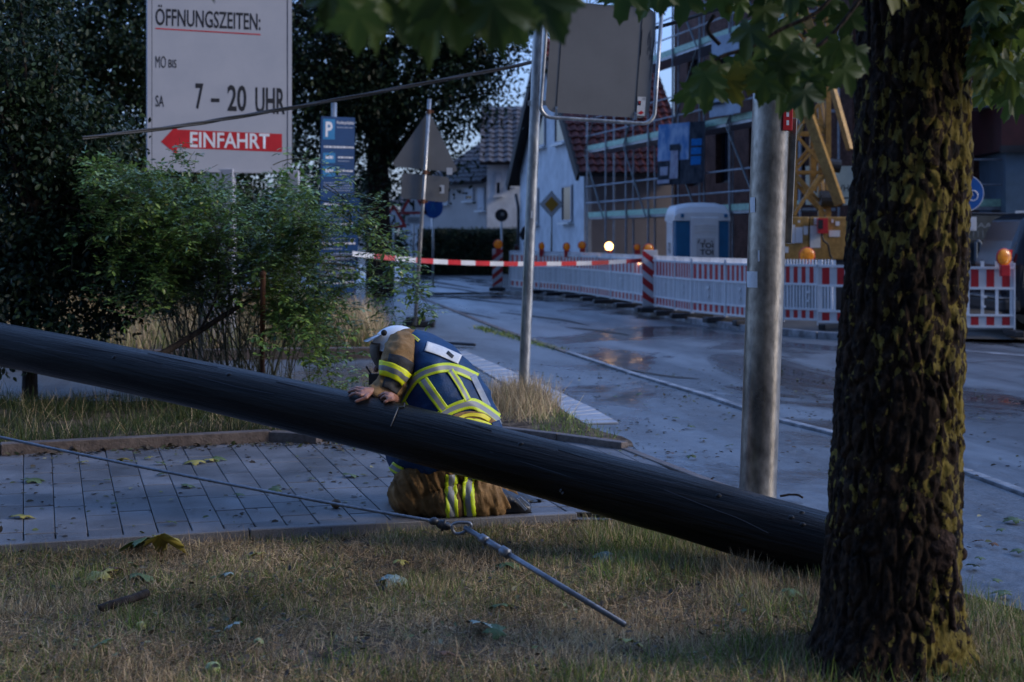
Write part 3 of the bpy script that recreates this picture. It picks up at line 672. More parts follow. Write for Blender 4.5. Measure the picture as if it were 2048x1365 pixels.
for a in ((.0285,.011,.033,1),(.967,.011,.9715,1),): pb_.slab('frame_groove', M['dark'], .0012, .0012, *a)
def T2(s, xa, ya, xb, yb, m, bold=0, e=.003):
    u0, v0 = uv(xa, yb); u1, v1 = uv(xb, yb); _, vt = uv(xa, ya)
    return pb_.txt('letters', s, u0, v0, u1, vt, m, e, bold)
def T3(s, x0, x1, yt0, yb0, m, bold=0, e=.003):        # left edge top/bottom given in the picture, width to x1
    u0, vb = uv(x0, yb0); u1, _ = uv(x1, yb0); _, vt = uv(x0, yt0); return pb_.txt('letters', s, u0, vb, u1, vt, m, e, bold)
T3('ÖFFNUNGSZEITEN:', 311, 521, 9, 51, M['ink'], .012); T3('MO', 311, 332, 112, 136, M['ink'], .0); T3('BIS', 337, 353, 119, 136, M['ink'], .01); T3('SA', 311, 328, 191, 214, M['ink'], .01)
T3('7', 391, 407, 167, 219, M['ink'], .02); T3('20', 455, 493, 170, 223, M['ink'], .02); T3('UHR', 511, 570, 175, 228, M['ink'], .02)
def poly_on(name, m, pts, e=.003, t=.002): return pb_.shape(name, m, [uv(*p) for p in pts], e, t)
poly_on('dash', M['ink'], [(422,197),(439,197.5),(439,205),(422,204.5)])
poly_on('underline', M['red'], [(311,56.2),(521,68.5),(521,70.8),(311,58.5)])
poly_on('red_arrow', M['red'], [(322,284),(354,250),(354,259.5),(564,268.5),(564,304.5),(354,296),(354,310)])
T3('EINFAHRT', 380, 539, 264, 295, M['tw'], .02, .006)
legm = MB(); legm.box(V(P(432,0,17.6).x, 17.75, 1.0), (.40,.22,2.5)); legm.build('pylon', M['signw'], bs, bevel=.01)
legm = MB(); legm.box(V(P(575,0,17.6).x, 18.1, 1.0), (.14,.14,2.5)); legm.build('leg', M['signw'], bs, bevel=.01)
# ---------------------------------------------------------------- blue parking totem
pk = thing('parking_sign', P(672,612,22), 'tall dark blue parking notice with white P on a steel pole', 'sign')
d4 = 22.0; b = MB(); b.tube([P(664,640,d4+.42), P(668,206,d4+.42)], .045, 14); b.build('pole', M['galv'], pk, smooth=True)
A_ = P(641,402,d4); Bq = P(708,402,d4+.25); Bq.z = A_.z; up = P(643,233,d4)-P(641,402,d4)
pp = Plate(A_, Bq-A_, up, pk); pp.slab('upper_panel', M['bluep'], .05)
A2 = P(632,606,d4-.02); B2_ = P(711,609,d4+.2); B2_.z = A2.z; pl2 = Plate(A2, B2_-A2, P(641,396,d4-.02)-A2, pk); pl2.slab('lower_panel', M['bluep'], .05)
pp.shape('parking_badge', M['blue2'], [(.05,.73),(.4,.73),(.4,.97),(.05,.97)]); pp.txt('badge_letter', 'P', .12, .76, .33, .94, M['tw'], .006, .03)
pp.txt('notice_heading', 'Kundenparkplatz', .46, .905, .97, .955, M['tw'], .003, .01)
r5 = random.Random(9)
def greek(pl_, name, u0, u1, v, h, m=M['tw'], e=.004):
    bb = MB(); u = u0
    while u < u1:
        w = r5.uniform(.03, .11); w = min(w, u1-u); q = [pl_.at(a, c, e) for a, c in ((u, v),(u+w, v),(u+w, v+h),(u, v+h))]; bb.prism(q, pl_.n*.001); u += w+.018
    bb.build(name, m, pk)
M['dimw'] = mat('small_print_white', (.30,.36,.48), .5, var=.1)
greek(pp, 'small_print', .46, .95, .87, .012, M['dimw']); greek(pp, 'small_print', .08, .97, .63, .022)
for v in (.45, .29): pp.shape('tariff_badge', M['blue2'], [(.06,v),(.42,v),(.42,v+.12),(.06,v+.12)])
for v in (.50, .34): greek(pp, 'small_print', .13, .36, v, .035); greek(pp, 'small_print', .5, .95, v+.01, .02); greek(pp, 'small_print', .5, .85, v-.03, .012, M['dimw'])
for v in (.21,.18,.15,.12): greek(pp, 'small_print', .08, .95, v, .010, M['dimw'])
for k, v in enumerate(np.linspace(.93, .18, 17)):
    greek(pl2, 'small_print', .1 if k % 4 else .08, .93 if k % 3 else .6, v, .012 if k % 4 else .02, M['dimw'] if k % 4 else M['tw'])
for v in (.40,.30,.22): pl2.shape('price_band', M['back'], [(.06,v),(.95,v),(.95,v+.05),(.06,v+.05)], .002)
# ---------------------------------------------------------------- big tree in the foreground
def barkM():
    m = bpy.data.materials.new('lichened_bark'); m.use_nodes = True; t = m.node_tree; b = t.nodes['Principled BSDF']; N = t.nodes.new; L = t.links.new
    tc = N('ShaderNodeTexCoord'); mp = N('ShaderNodeMapping'); mp.inputs['Scale'].default_value = (1, 1, .42); L(tc.outputs['Object'], mp.inputs[0])
    n = N('ShaderNodeTexNoise'); n.inputs['Scale'].default_value = 38; n.inputs['Detail'].default_value = 9; n.inputs['Roughness'].default_value = .7; L(mp.outputs[0], n.inputs[0])
    cr = N('ShaderNodeValToRGB'); e = cr.color_ramp.elements; e[0].position = .40; e[0].color = (.003,.0025,.002,1); e[1].position = .72; e[1].color = (.075,.045,.028,1); L(n.outputs[0], cr.inputs[0])
    # lichen: blotches that favour the side towards +X
    mq = N('ShaderNodeMapping'); mq.inputs['Scale'].default_value = (1, 1, .62); L(tc.outputs['Object'], mq.inputs[0])
    n2 = N('ShaderNodeTexNoise'); n2.inputs['Scale'].default_value = 32; n2.inputs['Detail'].default_value = 4; n2.inputs['Roughness'].default_value = .55; n2.inputs['Distortion'].default_value = .3; L(mq.outputs[0], n2.inputs[0])
    n3 = N('ShaderNodeTexNoise'); n3.inputs['Scale'].default_value = 3.2; L(tc.outputs['Object'], n3.inputs[0])
    sx = N('ShaderNodeSeparateXYZ'); L(tc.outputs['Object'], sx.inputs[0])
    a = N('ShaderNodeMath'); a.operation = 'MULTIPLY_ADD'; a.inputs[1].default_value = .33; a.inputs[2].default_value = -.04; L(sx.outputs[0], a.inputs[0])
    c = N('ShaderNodeMath'); c.operation = 'ADD'; L(n2.outputs[0], c.inputs[0]); L(a.outputs[0], c.inputs[1])
    d = N('ShaderNodeMath'); d.operation = 'MULTIPLY_ADD'; d.inputs[1].default_value = .55; L(n3.outputs[0], d.inputs[0]); L(c.outputs[0], d.inputs[2])
    r = N('ShaderNodeMapRange'); r.inputs[1].default_value = .80; r.inputs[2].default_value = .82; L(d.outputs[0], r.inputs[0])
    lc = N('ShaderNodeValToRGB'); q = lc.color_ramp.elements; q[0].position = .35; q[0].color = (.07,.055,.016,1); q[1].position = .60; q[1].color = (.26,.195,.045,1); L(n.outputs[0], lc.inputs[0])
    mx = N('ShaderNodeMix'); mx.data_type = 'RGBA'; L(r.outputs[0], mx.inputs[0]); L(cr.outputs[0], mx.inputs[6]); L(lc.outputs[0], mx.inputs[7]); L(mx.outputs[2], b.inputs['Base Color'])
    b.inputs['Roughness'].default_value = .8; b.inputs['Specular IOR Level'].default_value = .12; bp = N('ShaderNodeBump'); bp.inputs['Strength'].default_value = 1; bp.inputs['Distance'].default_value = .03; L(n.outputs[0], bp.inputs['Height']); L(bp.outputs[0], b.inputs['Normal']); return m
M['bark'] = barkM()
M['bark2'] = mat('dark_bark', (.018,.014,.012), .85, spec=.15, col2=(.06,.045,.035), vs=20, bump=1, bs=60, stretch=(1,1,.3))
bt = thing('lichened_tree', V(1.30,4.8,-.05), 'big dark tree with yellow lichened trunk on the lawn, leaves hanging overhead', 'tree')
dT = 4.8
LE = [(-900,1752),(-200,1722),(0,1715),(300,1708),(600,1682),(900,1663),(1130,1647),(1230,1638),(1290,1618),(1345,1590),(1400,1575)]
RE = [(-900,1915),(-200,1930),(0,1935),(300,1940),(600,1932),(900,1926),(1130,1920),(1230,1921),(1290,1926),(1345,1940),(1400,1955)]
b = MB(); nth, nz_ = 280, 560; y0, y1 = 1400., -500.
for i in range(nz_+1):
    py = y0+(y1-y0)*i/nz_; xl, xr = interp(LE, py), interp(RE, py); cx = (xl+xr)/2; r = (xr-xl)/2*dT/F; c = P(cx, py, dT)
    for k in range(nth):
        a = 2*math.pi*k/nth; ca, sa = math.cos(a), math.sin(a); q = V(ca*r, sa*r, c.z)
        w = noise.noise(V(q.x*3.5, q.y*3.5, q.z*.8))*.010
        jx = noise.noise(V(q.x*6, q.y*6, q.z*5))*.05; vd = noise.voronoi(V((q.x+jx)*21, (q.y+jx)*21, q.z*4.6+jx*16))[0]; e_ = min(1, (vd[1]-vd[0])/.32); ridge = (e_*e_*(3-2*e_))*2.0-.8
        v2_ = noise.voronoi(V(q.x*42+jx*30, q.y*42, q.z*20))[0]; ridge2 = min(1, (v2_[1]-v2_[0])/.3)+1.2*noise.noise(V(q.x*60, q.y*60, q.z*40))
        root = 0
        if py > 1150: root = .07*((py-1150)/200)**1.5*max(0, math.cos(3*a+.6))+.02*((py-1150)/200)**2*noise.noise(V(ca*3, sa*3, 2))
        rr2 = r*.945+w+ridge*.0065+ridge2*.0038+root
        b.v.append(V(c.x+ca*rr2, c.y+sa*rr2, c.z))
for i in range(nz_):
    for k in range(nth): k2 = (k+1) % nth; b.face((i*nth+k, i*nth+k2, (i+1)*nth+k2, (i+1)*nth+k))
trunk = b.build('trunk', M['bark'], bt, smooth=True, recalc=False)
b = MB()                                               # healed branch scar and burl low on the trunk
b.ball(P(1880,1100,4.625), (.055,.028,.07), 28, 20)
for v in range(len(b.v)): b.v[v] += V(1,1,1)*.016*noise.noise(b.v[v]*22)+V(1,-1,1)*.006*noise.noise(b.v[v]*70)
b.tube(spline([P(1908,1120,4.62), P(1912,1160,4.60), P(1903,1200,4.61), P(1908,1260,4.62)], 5), [.009]*16, 8); b.ball(P(1922,1108,4.74), (.022,.02,.024), 10, 8)
b.build('burl', mat('burl_bark', (.012,.008,.006), .85, spec=.1, col2=(.075,.046,.034), vs=25, bump=1, bs=70), bt, smooth=True)
# limbs above the frame, with branches reaching over the picture
b = MB(); top_ = P(1833,-880,dT)
lim = [(V(-.9,-.3,3.9),.09),(V(.2,-1.6,3.9),.07),(V(.5,1.3,4.0),.08),(V(2.2,-.4,3.8),.1),(V(1.4,4.8,6.8),.12),(V(3.1,6.2,5.2),.08),(V(-.2,6.4,5.6),.08)]
limb_ends = [(V(-.6,2.9,2.62),.07),(V(.35,3.4,2.75),.06),(V(2.1,3.4,2.7),.06),(V(2.6,4.6,2.9),.08),(V(1.4,5.0,6.6),.12),(V(2.9,6.3,4.8),.07),(V(-.1,6.3,5.2),.07),(V(.2,2.2,3.0),.06)]
st_ = P(1833,-450,dT); 
for e, r in limb_ends:
    m_ = (st_+e)/2+V(0, 0, .35); q = spline([st_, m_, e], 8); b.tube(q, [r*(1-.75*i/(len(q)-1)) for i in range(len(q))], 10)
limb_b = b; limb_o = []
M['maple'] = leafmat('maple_leaf', [(0,(.035,.060,.014)),(.5,(.065,.10,.020)),(.85,(.12,.15,.025)),(1,(.22,.19,.03))], .45, .45, .35)
def hang(n, fn, size, seed, name='foliage'):
    r = np.random.default_rng(seed); out = []
    for v in range(3):
        C = []; D = []; U = []; S_ = []
        for i in range(n//3):
            c = fn(r); C.append(c); a = r.uniform(0, 6.283); D.append((math.cos(a)*.55, math.sin(a)*.55, -1+r.uniform(-.1, .8))); U.append((math.cos(a)+r.normal(0, .5), math.sin(a)+r.normal(0, .5), .7)); S_.append(size*r.uniform(.65, 1.2))
        out.append(scatter(name, C, D, U, S_, *MAPLE[v], M['maple'], bt))
    return out
def px_blob(r, cx, cy, sx, sy, d0, d1): d = r.uniform(d0, d1); return tuple(P(cx+r.normal()*sx, cy+r.normal()*sy, d))
# sprays that hang into the top of the picture
sp1 = [(700,8),(740,28),(790,20),(715,45),(870,40),(905,10),(925,40),(985,22),(1010,5),(1020,40),(830,-5),(660,-5),(950,-20),(1060,-25),(1085,18),(1105,-8),(890,-40),(760,-40)]
def mkleaf(lst, d, size, seed, m=M['maple'], down=1.0):
    r = random.Random(seed)
    for v in range(3):
        C = []; D = []; U = []; S_ = []
        for i, (x, y) in enumerate(lst):
            if i % 3 != v: continue
            dd = d*r.uniform(.93, 1.08); C.append(P(x, y, dd)); D.append((r.uniform(-.5, .5), r.uniform(-.3, .3), -down)); U.append((r.uniform(-.5, .5), -1, r.uniform(-.2, .8))); S_.append(size*r.uniform(.8, 1.25))
        if C: scatter('foliage', C, D, U, S_, *MAPLE[v], m, bt)
mkleaf([(x, y-16) for x, y in sp1], 2.6, .085, 5)
sp2 = [(1440,-10),(1480,5),(1530,20),(1560,60),(1590,40),(1610,90),(1640,120),(1570,110),(1600,140),(1650,60),(1680,90),(1530,90),(1560,130),(1620,160),(1500,60),(1700,30),(1660,10),(1600,0),(1690,140),(1585,170),(1640,150),(1470,120),(1440,135),(1410,150),(1485,150),(1455,160),(1510,140),(1535,150),(1385,185),(1420,170),(1300,-15),(1330,-20),(1250,-20),(1370,-10),(1710,100),(1655,100)]
mkleaf(sp2+[(1530,160),(1560,175),(1500,145),(1590,190),(1545,130),(1610,185)], 3.9, .072, 6)
b = MB()
for q in ([(1700,-60),(1640,20),(1560,60),(1500,95),(1440,115),(1400,150)], [(1760,-60),(1690,40),(1640,90),(1590,120)], [(1100,-90),(960,-40),(800,-20),(690,10)], [(1440,90),(1415,60),(1428,30)]):
    dd = 3.9 if q[0][0] > 1200 else 2.75
    b.tube(spline([P(x, y, dd) for x, y in q], 5), .006 if dd > 3 else .005, 6)
limb_o.append(b)
hang(260, lambda r: tuple(P(1958+abs(r.normal())*60, 10+r.normal()*70, r.uniform(4.3, 5.4))), .085, 31)
hang(54, lambda r: px_blob(r, 1560, -75, 110, 40, 3.6, 4.6), .085, 32)
hang(45, lambda r: px_blob(r, 850, -130, 190, 45, 2.6, 3.4), .085, 36)
hang(540, lambda r: (r.normal(1.9, 1.3), r.normal(5.4, 1.0), 3.3+abs(r.normal(0, .9))), .11, 33, 'crown')
hang(120, lambda r: (r.uniform(-2.6, 3.5), r.uniform(.9, 3.2), r.uniform(3.1, 4.6)), .11, 34, 'crown')
for q in limb_o:
    n0 = len(limb_b.v); limb_b.v += q.v
    for f in q.f: limb_b.face([i+n0 for i in f])
limb_b.build('limbs', M['bark2'], bt, smooth=True)
# ---------------------------------------------------------------- background trees and shrubs
M['lf_dark'] = leafmat('dark_leaf', [(0,(.008,.018,.008)),(.6,(.018,.034,.014)),(1,(.035,.060,.022))], .45, .12, .28)
M['lf_mid'] = leafmat('mid_leaf', [(0,(.016,.030,.012)),(.6,(.030,.052,.018)),(1,(.055,.08,.03))], .4, .15, .3)
def tree(name, label, base, trunk_pts, tr, blobs, nclump, per, leaf, m, tmpl=LEAF4, group=None, seed=1, cl=.35, cat='tree', droop=.3, trunkname='trunk', crownname='crown'):
    t = thing(name, base, label, cat, group); r = np.random.default_rng(seed)
    vol = np.array([q[1][0]*q[1][1]*q[1][2] for q in blobs])**.67; pick = r.choice(len(blobs), nclump, p=vol/vol.sum())
    CC = []
    for j in pick:
        c, s = blobs[j]; d = r.normal(size=3); d /= np.linalg.norm(d); rad = r.uniform(.35, 1)**.5
        CC.append(np.array(c)+d*np.array(s)*rad)
    CC = np.array(CC); C = np.repeat(CC, per, 0)+r.normal(size=(nclump*per, 3))*cl*np.array([1, 1, .6])
    out = np.repeat(CC-np.array(blobs[0][0]), per, 0); D = r.normal(size=C.shape)+out*.15/np.maximum(np.linalg.norm(out, axis=1, keepdims=True), .1); D[:, 2] -= droop
    U = r.normal(size=C.shape)*.6+np.array([0, 0, 1]); S_ = leaf*r.uniform(.6, 1.3, len(C))
    scatter(crownname, C, D, U, S_, *tmpl, m, t)
    b = MB(); tp_ = [Vector(p) for p in trunk_pts]; b.tube(spline(tp_, 6), [tr*(1-.5*i/((len(tp_)-1)*6)) for i in range((len(tp_)-1)*6+1)], 10)
    for j in r.choice(nclump, min(40, nclump), replace=False):
        e = Vector(CC[j]); s = tp_[-1].lerp(tp_[0], r.uniform(0, .5)); md = (s+e)/2+V(0, 0, .15*(e-s).length); b.tube(spline([s, md, e], 4), [tr*.35*(1-.85*i/8) for i in range(9)], 5)
    b.build(trunkname, M['bark2'], t, smooth=True); return t
def bl(px, py, d, sx, sy, sd=None):                    # blob from picture position, radii in pixels
    k = d/F; return (tuple(P(px, py, d)), (sx*k, (sd or sx)*k, sy*k))
tree('broadleaf_tree', 'tall dark broadleaf tree whose crown fills the sky behind the blue parking notice', V(P(760,0,34).x,34,-.1),
     [V(P(760,0,34).x,34,-.1), V(P(755,0,34).x,34,3), V(P(765,0,34).x,34,6)], .35,
     [bl(760,120,34,220,190), bl(880,200,33,110,130), bl(930,60,34,120,110), bl(640,250,33,130,120), bl(520,100,34,240,220), bl(820,-80,34,260,140), bl(850,330,34,60,60), bl(985,60,33,60,60), bl(960,160,33,50,50), bl(700,340,33,90,50)],
     680, 110, .13, M['lf_dark'], seed=3, cl=.38, tmpl=LEAF4)
tree('broadleaf_tree', 'dark tree behind the left edge of the white opening hours board', V(P(180,0,24).x,24,-.1),
     [V(P(180,0,24).x,24,-.1), V(P(170,0,24).x,24,2), V(P(180,0,24).x,24,5)], .25,
     [bl(180,100,24,200,230), bl(30,200,22,200,260), bl(330,330,24,150,90), bl(320,60,23,140,160), bl(60,480,22,200,120), bl(500,430,25,140,60), bl(420,250,25,120,170)],
     640, 120, .085, M['lf_dark'], seed=4, cl=.30, tmpl=LEAF)
tree('large_shrub', 'dark overgrown shrub with pinnate leaves filling the left edge above the fallen pole', G(60,800),
     [G(60,800), P(60,600,12.3), P(70,400,12.3)], .07,
     [bl(40,420,12.5,150,200,160), bl(120,300,12.5,130,140,120), bl(0,120,12.5,130,200,150), bl(150,560,12.3,140,130,110), bl(200,420,12.6,90,90,80), bl(20,640,11.8,140,90,100)],
     480, 80, .058, M['lf_dark'], seed=5, cl=.13, cat='shrub', tmpl=LEAF, droop=.6)
tree('garden_shrub', 'green shrub beside the small white house, behind the roadworks warning triangle', G(745,552),
     [G(745,552), P(745,500,50), P(745,440,50)], .12, [bl(750,440,50,55,60), bl(785,470,50,30,45), bl(720,400,50,50,60)], 90, 60, .16, M['lf_mid'], seed=6, cl=.3, cat='shrub')
# dark hedge wall in the distance on the left
tree('tall_hedge', 'tall unlit hedge far behind the rose bush, left of the road', V(P(350,0,40).x,40,-.1), [V(P(350,0,40).x,40,-.1), V(P(350,0,40).x,40,2)], .1,
     [bl(x, 470, 38, 110, 110) for x in (-150,0,150,300,450,570)]+[bl(650,440,38,70,130)], 420, 70, .16, M['lf_dark'], seed=8, cl=.35, cat='hedge', trunkname='stem', crownname='foliage')
hd = tree('clipped_hedge', 'clipped dark hedge along the far side of the road below the beige houses', V(P(930,0,55).x,55,-.1), [V(P(930,0,55).x,55,-.1), V(P(930,0,55).x,55,1)], .08,
     [bl(930,500,55,10,10)], 2, 10, .1, M['lf_dark'], seed=9, cat='hedge', trunkname='stem', crownname='sprig')
b = MB(); hx0, hx1 = P(835,0,55).x, P(1035,0,55).x; z1_ = P(0,458,55).z
nx, nz2 = 60, 22
for i in range(nx+1):
    for j in range(nz2+1):
        x = hx0+(hx1-hx0)*i/nx; z = -.1+(z1_+.1)*j/nz2; b.v.append(V(x, 55+.12*noise.noise(V(x*3, 0, z*3))+.1*j/nz2, z+.06*noise.noise(V(x*2, 5, z))))
for i in range(nx):
    for j in range(nz2): k = i*(nz2+1)+j; b.face((k, k+nz2+1, k+nz2+2, k+1))
k = len(b.v); b.box(((hx0+hx1)/2, 56, z1_/2-.1), (hx1-hx0-.1, 1.7, z1_-.05)); b.build('hedge_body', mat('hedge_green', (.006,.012,.006), .9, col2=(.014,.024,.012), vs=6, bump=1, bs=30), hd)
r = np.random.default_rng(3); n = 9000; C = np.stack([r.uniform(hx0, hx1, n), 55-r.uniform(-.05, .15, n), r.uniform(0, z1_+.05, n)], 1); scatter('foliage', C, r.normal(size=(n,3)), r.normal(size=(n,3))+[0,-1,1], .07*r.uniform(.6,1.3,n), *LEAF4, M['lf_dark'], hd)
# ---------------------------------------------------------------- the arching rose bush
M['rose'] = leafmat('rose_leaf', [(0,(.05,.10,.03)),(.45,(.12,.21,.05)),(.85,(.24,.34,.07)),(.985,(.28,.36,.10)),(1,(.45,.30,.03))], .30, .22, .6)
M['cane'] = mat('green_cane', (.035,.04,.018), .6, col2=(.09,.085,.035), vs=8)
rb = thing('rose_bush', G(480,800), 'green arching rose bush leaning out in front of the white opening hours board', 'bush')
R = random.Random(21)
canes = MB(); LC = []; LD = []; LU = []; LS = []
def leaflets(p, d, L_):                                # one pinnate leaf
    d = d.normalized(); side = d.cross(V(0, 0, 1)); side = side.normalized() if side.length > .1 else V(1, 0, 0)
    L_ *= LK; k = R.choice([2, 2, 3]); s0 = L_*R.uniform(.42, .54)
    for j in range(k):
        q = p+d*(L_*(j+.6)/k)+V(0, 0, -L_*.12*(j/k)**2)
        for sg in (-1, 1): LC.append(q); LD.append(side*sg+d*.55+V(0, 0, R.uniform(-.4, .1))); LU.append(V(R.uniform(-.4, .4), R.uniform(-.4, .4), 1)); LS.append(s0*R.uniform(.8, 1.15))
    LC.append(p+d*L_*1.0); LD.append(d+V(0, 0, -.3)); LU.append(V(R.uniform(-.3, .3), 0, 1)); LS.append(s0*1.15)
def cane(a, c, e, r0, leaf_from, dens, twig=.5, LL=.075):
    n = 26; pts = []
    for i in range(n+1):
        t = i/n; p = a*(1-t)**2+c*2*t*(1-t)+e*t*t; p = p+V(noise.noise(V(t*3, a.x*9, e.z*7)), noise.noise(V(t*3, e.x*9, 5)), noise.noise(V(t*3, a.y, e.x*5)))*.05*t; pts.append(p)
    canes.tube(pts, [r0*(1-.8*i/n) for i in range(n+1)], 5, cap=False); Ln = sum((pts[i+1]-pts[i]).length for i in range(n))
    m_ = int(Ln*dens)
    for k in range(m_):
        t = leaf_from+(1-leaf_from)*((k+R.random())/m_); i = min(int(t*n), n-1); p = pts[i].lerp(pts[i+1], t*n-i); tg = (pts[i+1]-pts[i]).normalized()
        sd_ = tg.cross(V(R.gauss(0, 1), R.gauss(0, 1), R.gauss(0, 1))).normalized(); d = (sd_+tg*.5+V(0, 0, R.uniform(-.2, .5)))
        if R.random() < twig:
            L2 = R.uniform(.08, .28); e2 = p+d.normalized()*L2+V(0, 0, -.03); canes.tube([p, (p+e2)/2+V(0,0,.012), e2], .0018, 4, cap=False)
            for q in range(int(L2/.045)): s = p.lerp(e2, (q+.7)/(L2/.045)); dd = V(R.gauss(0, 1), R.gauss(0, 1), R.uniform(-.5, .5)); leaflets(s, dd, LL*R.uniform(.7, 1.1))
        else: leaflets(p, d, LL*R.uniform(.7, 1.2))
LK = 1.28
poly_b = [(150,360),(230,310),(320,290),(345,320),(380,370),(450,378),(560,360),(620,372),(660,430),(690,500),(680,560),(690,640),(690,740),(640,775),(570,700),(480,640),(330,640),(200,640),(130,500)]
def inside(x, y, p):
    c = False; j = len(p)-1
    for i in range(len(p)):
        if (p[i][1] > y) != (p[j][1] > y) and x < (p[j][0]-p[i][0])*(y-p[i][1])/(p[j][1]-p[i][1])+p[i][0]: c = not c
        j = i
    return c
nb = 0
while nb < 180:
    x, y = R.uniform(120, 750), R.uniform(262, 780)
    if not inside(x, y, poly_b): continue
    if 330 < x < 540 and y > 560 and R.random() < .6: continue
    d = R.uniform(10.9, 12.6); e = P(x, y, d); bx = R.gauss(430 if x < 500 else 520, 70); a = G(bx, R.uniform(765, 800))
    top_y = min(y-R.uniform(10, 170), 520); c = P((bx*.45+x*.55)+R.uniform(-50, 50), max(300, top_y), (a.y+d)/2)
    cane(a, c, e, R.uniform(.0025, .005), .38, R.uniform(7, 13), .45); nb += 1
tips = [((640,400),(740,420),(765,505)),((620,420),(760,430),(830,545)),((650,450),(800,480),(862,620)),((640,500),(760,500),(840,560)),((660,540),(790,520),(800,660)),((560,330),(640,300),(705,395)),((650,430),(790,470),(872,655)),((600,480),(700,560),(690,770)),((560,560),(660,600),(655,785)),((620,560),(700,600),(705,740)),((590,620),(650,690),(630,780)),((640,360),(720,420),(790,520)),
        ((620,520),(780,540),(835,590)),((640,560),(720,560),(800,600))]
for a, c, e in tips:
    for k in range(1):
        j = lambda p, s=9: P(p[0]+R.gauss(0, s), p[1]+R.gauss(0, s), 11.5+R.gauss(0, .15)); cane(j(a), j(c), j(e), .0045, .1, 22, .35, .08)
for k in range(16):                                    # bare stems in the heart of the bush
    a = G(R.gauss(450, 90), R.uniform(750, 805)); e = P(R.uniform(200, 650), R.uniform(420, 600), R.uniform(11, 12.5)); cane(a, (a+e)/2+V(R.uniform(-.25, .25), 0, .25), e, R.uniform(.006, .013), .9, 1, 0)
canes.build('canes', M['cane'], rb, smooth=True)
scatter('foliage', [tuple(p) for p in LC], [tuple(p) for p in LD], [tuple(p) for p in LU], LS, *LEAF, M['rose'], rb)
print('leaflets', len(LC))
b = thing('fence_stake', G(523,775), 'dark rusty steel stake standing in the rose bush', 'post'); q = MB(); q.tube([G(524,790), P(526,548,11.2)], .022, 10); q.build('shaft', M['rust'], b, smooth=True); q = MB(); q.ball(P(526,548,11.2), .026, 10, 8); q.build('cap', M['rust'], b)
b = thing('broken_branch', P(310,712,11.5), 'dark bare branch leaning through the bottom of the rose bush', 'branch'); q = MB(); q.tube(spline([P(290,726,11.3), P(330,705,11.4), P(400,662,11.6), P(480,612,11.8), P(560,570,12)], 5), [.035-.0011*i for i in range(21)], 10); q.tube(spline([P(400,662,11.6), P(430,600,11.5), P(440,540,11.5)], 4), .012, 6); q.build('wood', M['bark2'], b, smooth=True)
tl = thing('signal_lamp', P(400,560,16), 'small green lit lamp on a dark stand glimpsed through the rose bush', 'lamp'); q = MB(); q.tube([G(401,724), P(401,500,16)], .03, 8); q.box(P(400,499,16), (.10,.1,.16)); q.build('stand', M['dark'], tl); q = MB(); q.ball(P(399,497,15.93), .024, 10, 8); q.build('lens', M['greenlamp'], tl)
# ---------------------------------------------------------------- houses
for_ = 0
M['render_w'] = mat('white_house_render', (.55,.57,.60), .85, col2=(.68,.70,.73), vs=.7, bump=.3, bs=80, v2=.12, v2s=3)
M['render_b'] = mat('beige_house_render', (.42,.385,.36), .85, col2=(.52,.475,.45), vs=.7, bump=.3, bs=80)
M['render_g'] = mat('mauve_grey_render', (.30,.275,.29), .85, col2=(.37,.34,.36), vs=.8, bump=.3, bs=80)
M['tile'] = mat('red_roof_tile', (.11,.026,.020), .5, spec=.2, col2=(.20,.05,.036), vs=4, bump=.4, bs=20, v2=.3, v2s=7)
M['tiled'] = mat('dark_roof_tile', (.05,.045,.05), .6, col2=(.09,.08,.085), vs=3, v2=.3, v2s=9)
M['wood'] = mat('dark_verge_wood', (.02,.014,.012), .7, var=.3, stretch=(1,1,.2))
M['glass'] = mat('dark_window_glass', (.015,.02,.03), .08, var=.2, spec=.8)
M['wframe'] = mat('window_frame', (.45,.46,.50), .5, var=.1)
M['brick'] = mat('brown_brick', (.085,.042,.034), .8, spec=.12, col2=(.17,.085,.066), vs=2.2, bump=.6, bs=25, v2=.4, v2s=18)
def window(parent, O, ux, uz, n, w, h, sill=True, shutter=.0):
    O = Vector(O); b = MB(); fr_ = .07
    for a0, a1, c0, c1 in ((0,fr_,0,h),(w-fr_,w,0,h),(fr_,w-fr_,0,fr_),(fr_,w-fr_,h-fr_,h)):
        b.prism([O+ux*a0+uz*c0+n*.02, O+ux*a1+uz*c0+n*.02, O+ux*a1+uz*c1+n*.02, O+ux*a0+uz*c1+n*.02], n*.05)
    f = b.build('window', M['wframe'], parent)
    b = MB(); b.prism([O+n*.012, O+ux*w+n*.012, O+ux*w+uz*h+n*.012, O+uz*h+n*.012], n*.02); b.build('pane', M['glass'], f)
    if shutter: b = MB(); b.prism([O+uz*h*(1-shutter)+n*.045+ux*.05, O+ux*(w-.05)+uz*h*(1-shutter)+n*.045, O+ux*(w-.05)+uz*h+n*.045, O+uz*h+n*.045+ux*.05], n*.03); b.build('shutter', M['wframe'], f)
    if sill: b = MB(); b.prism([O-ux*.08+n*.0-uz*.02, O+ux*(w+.08)-uz*.02, O+ux*(w+.08)-uz*.02+n*.2, O-ux*.08-uz*.02+n*.2], -uz*.06); b.build('sill', M['white'], f)
    return f
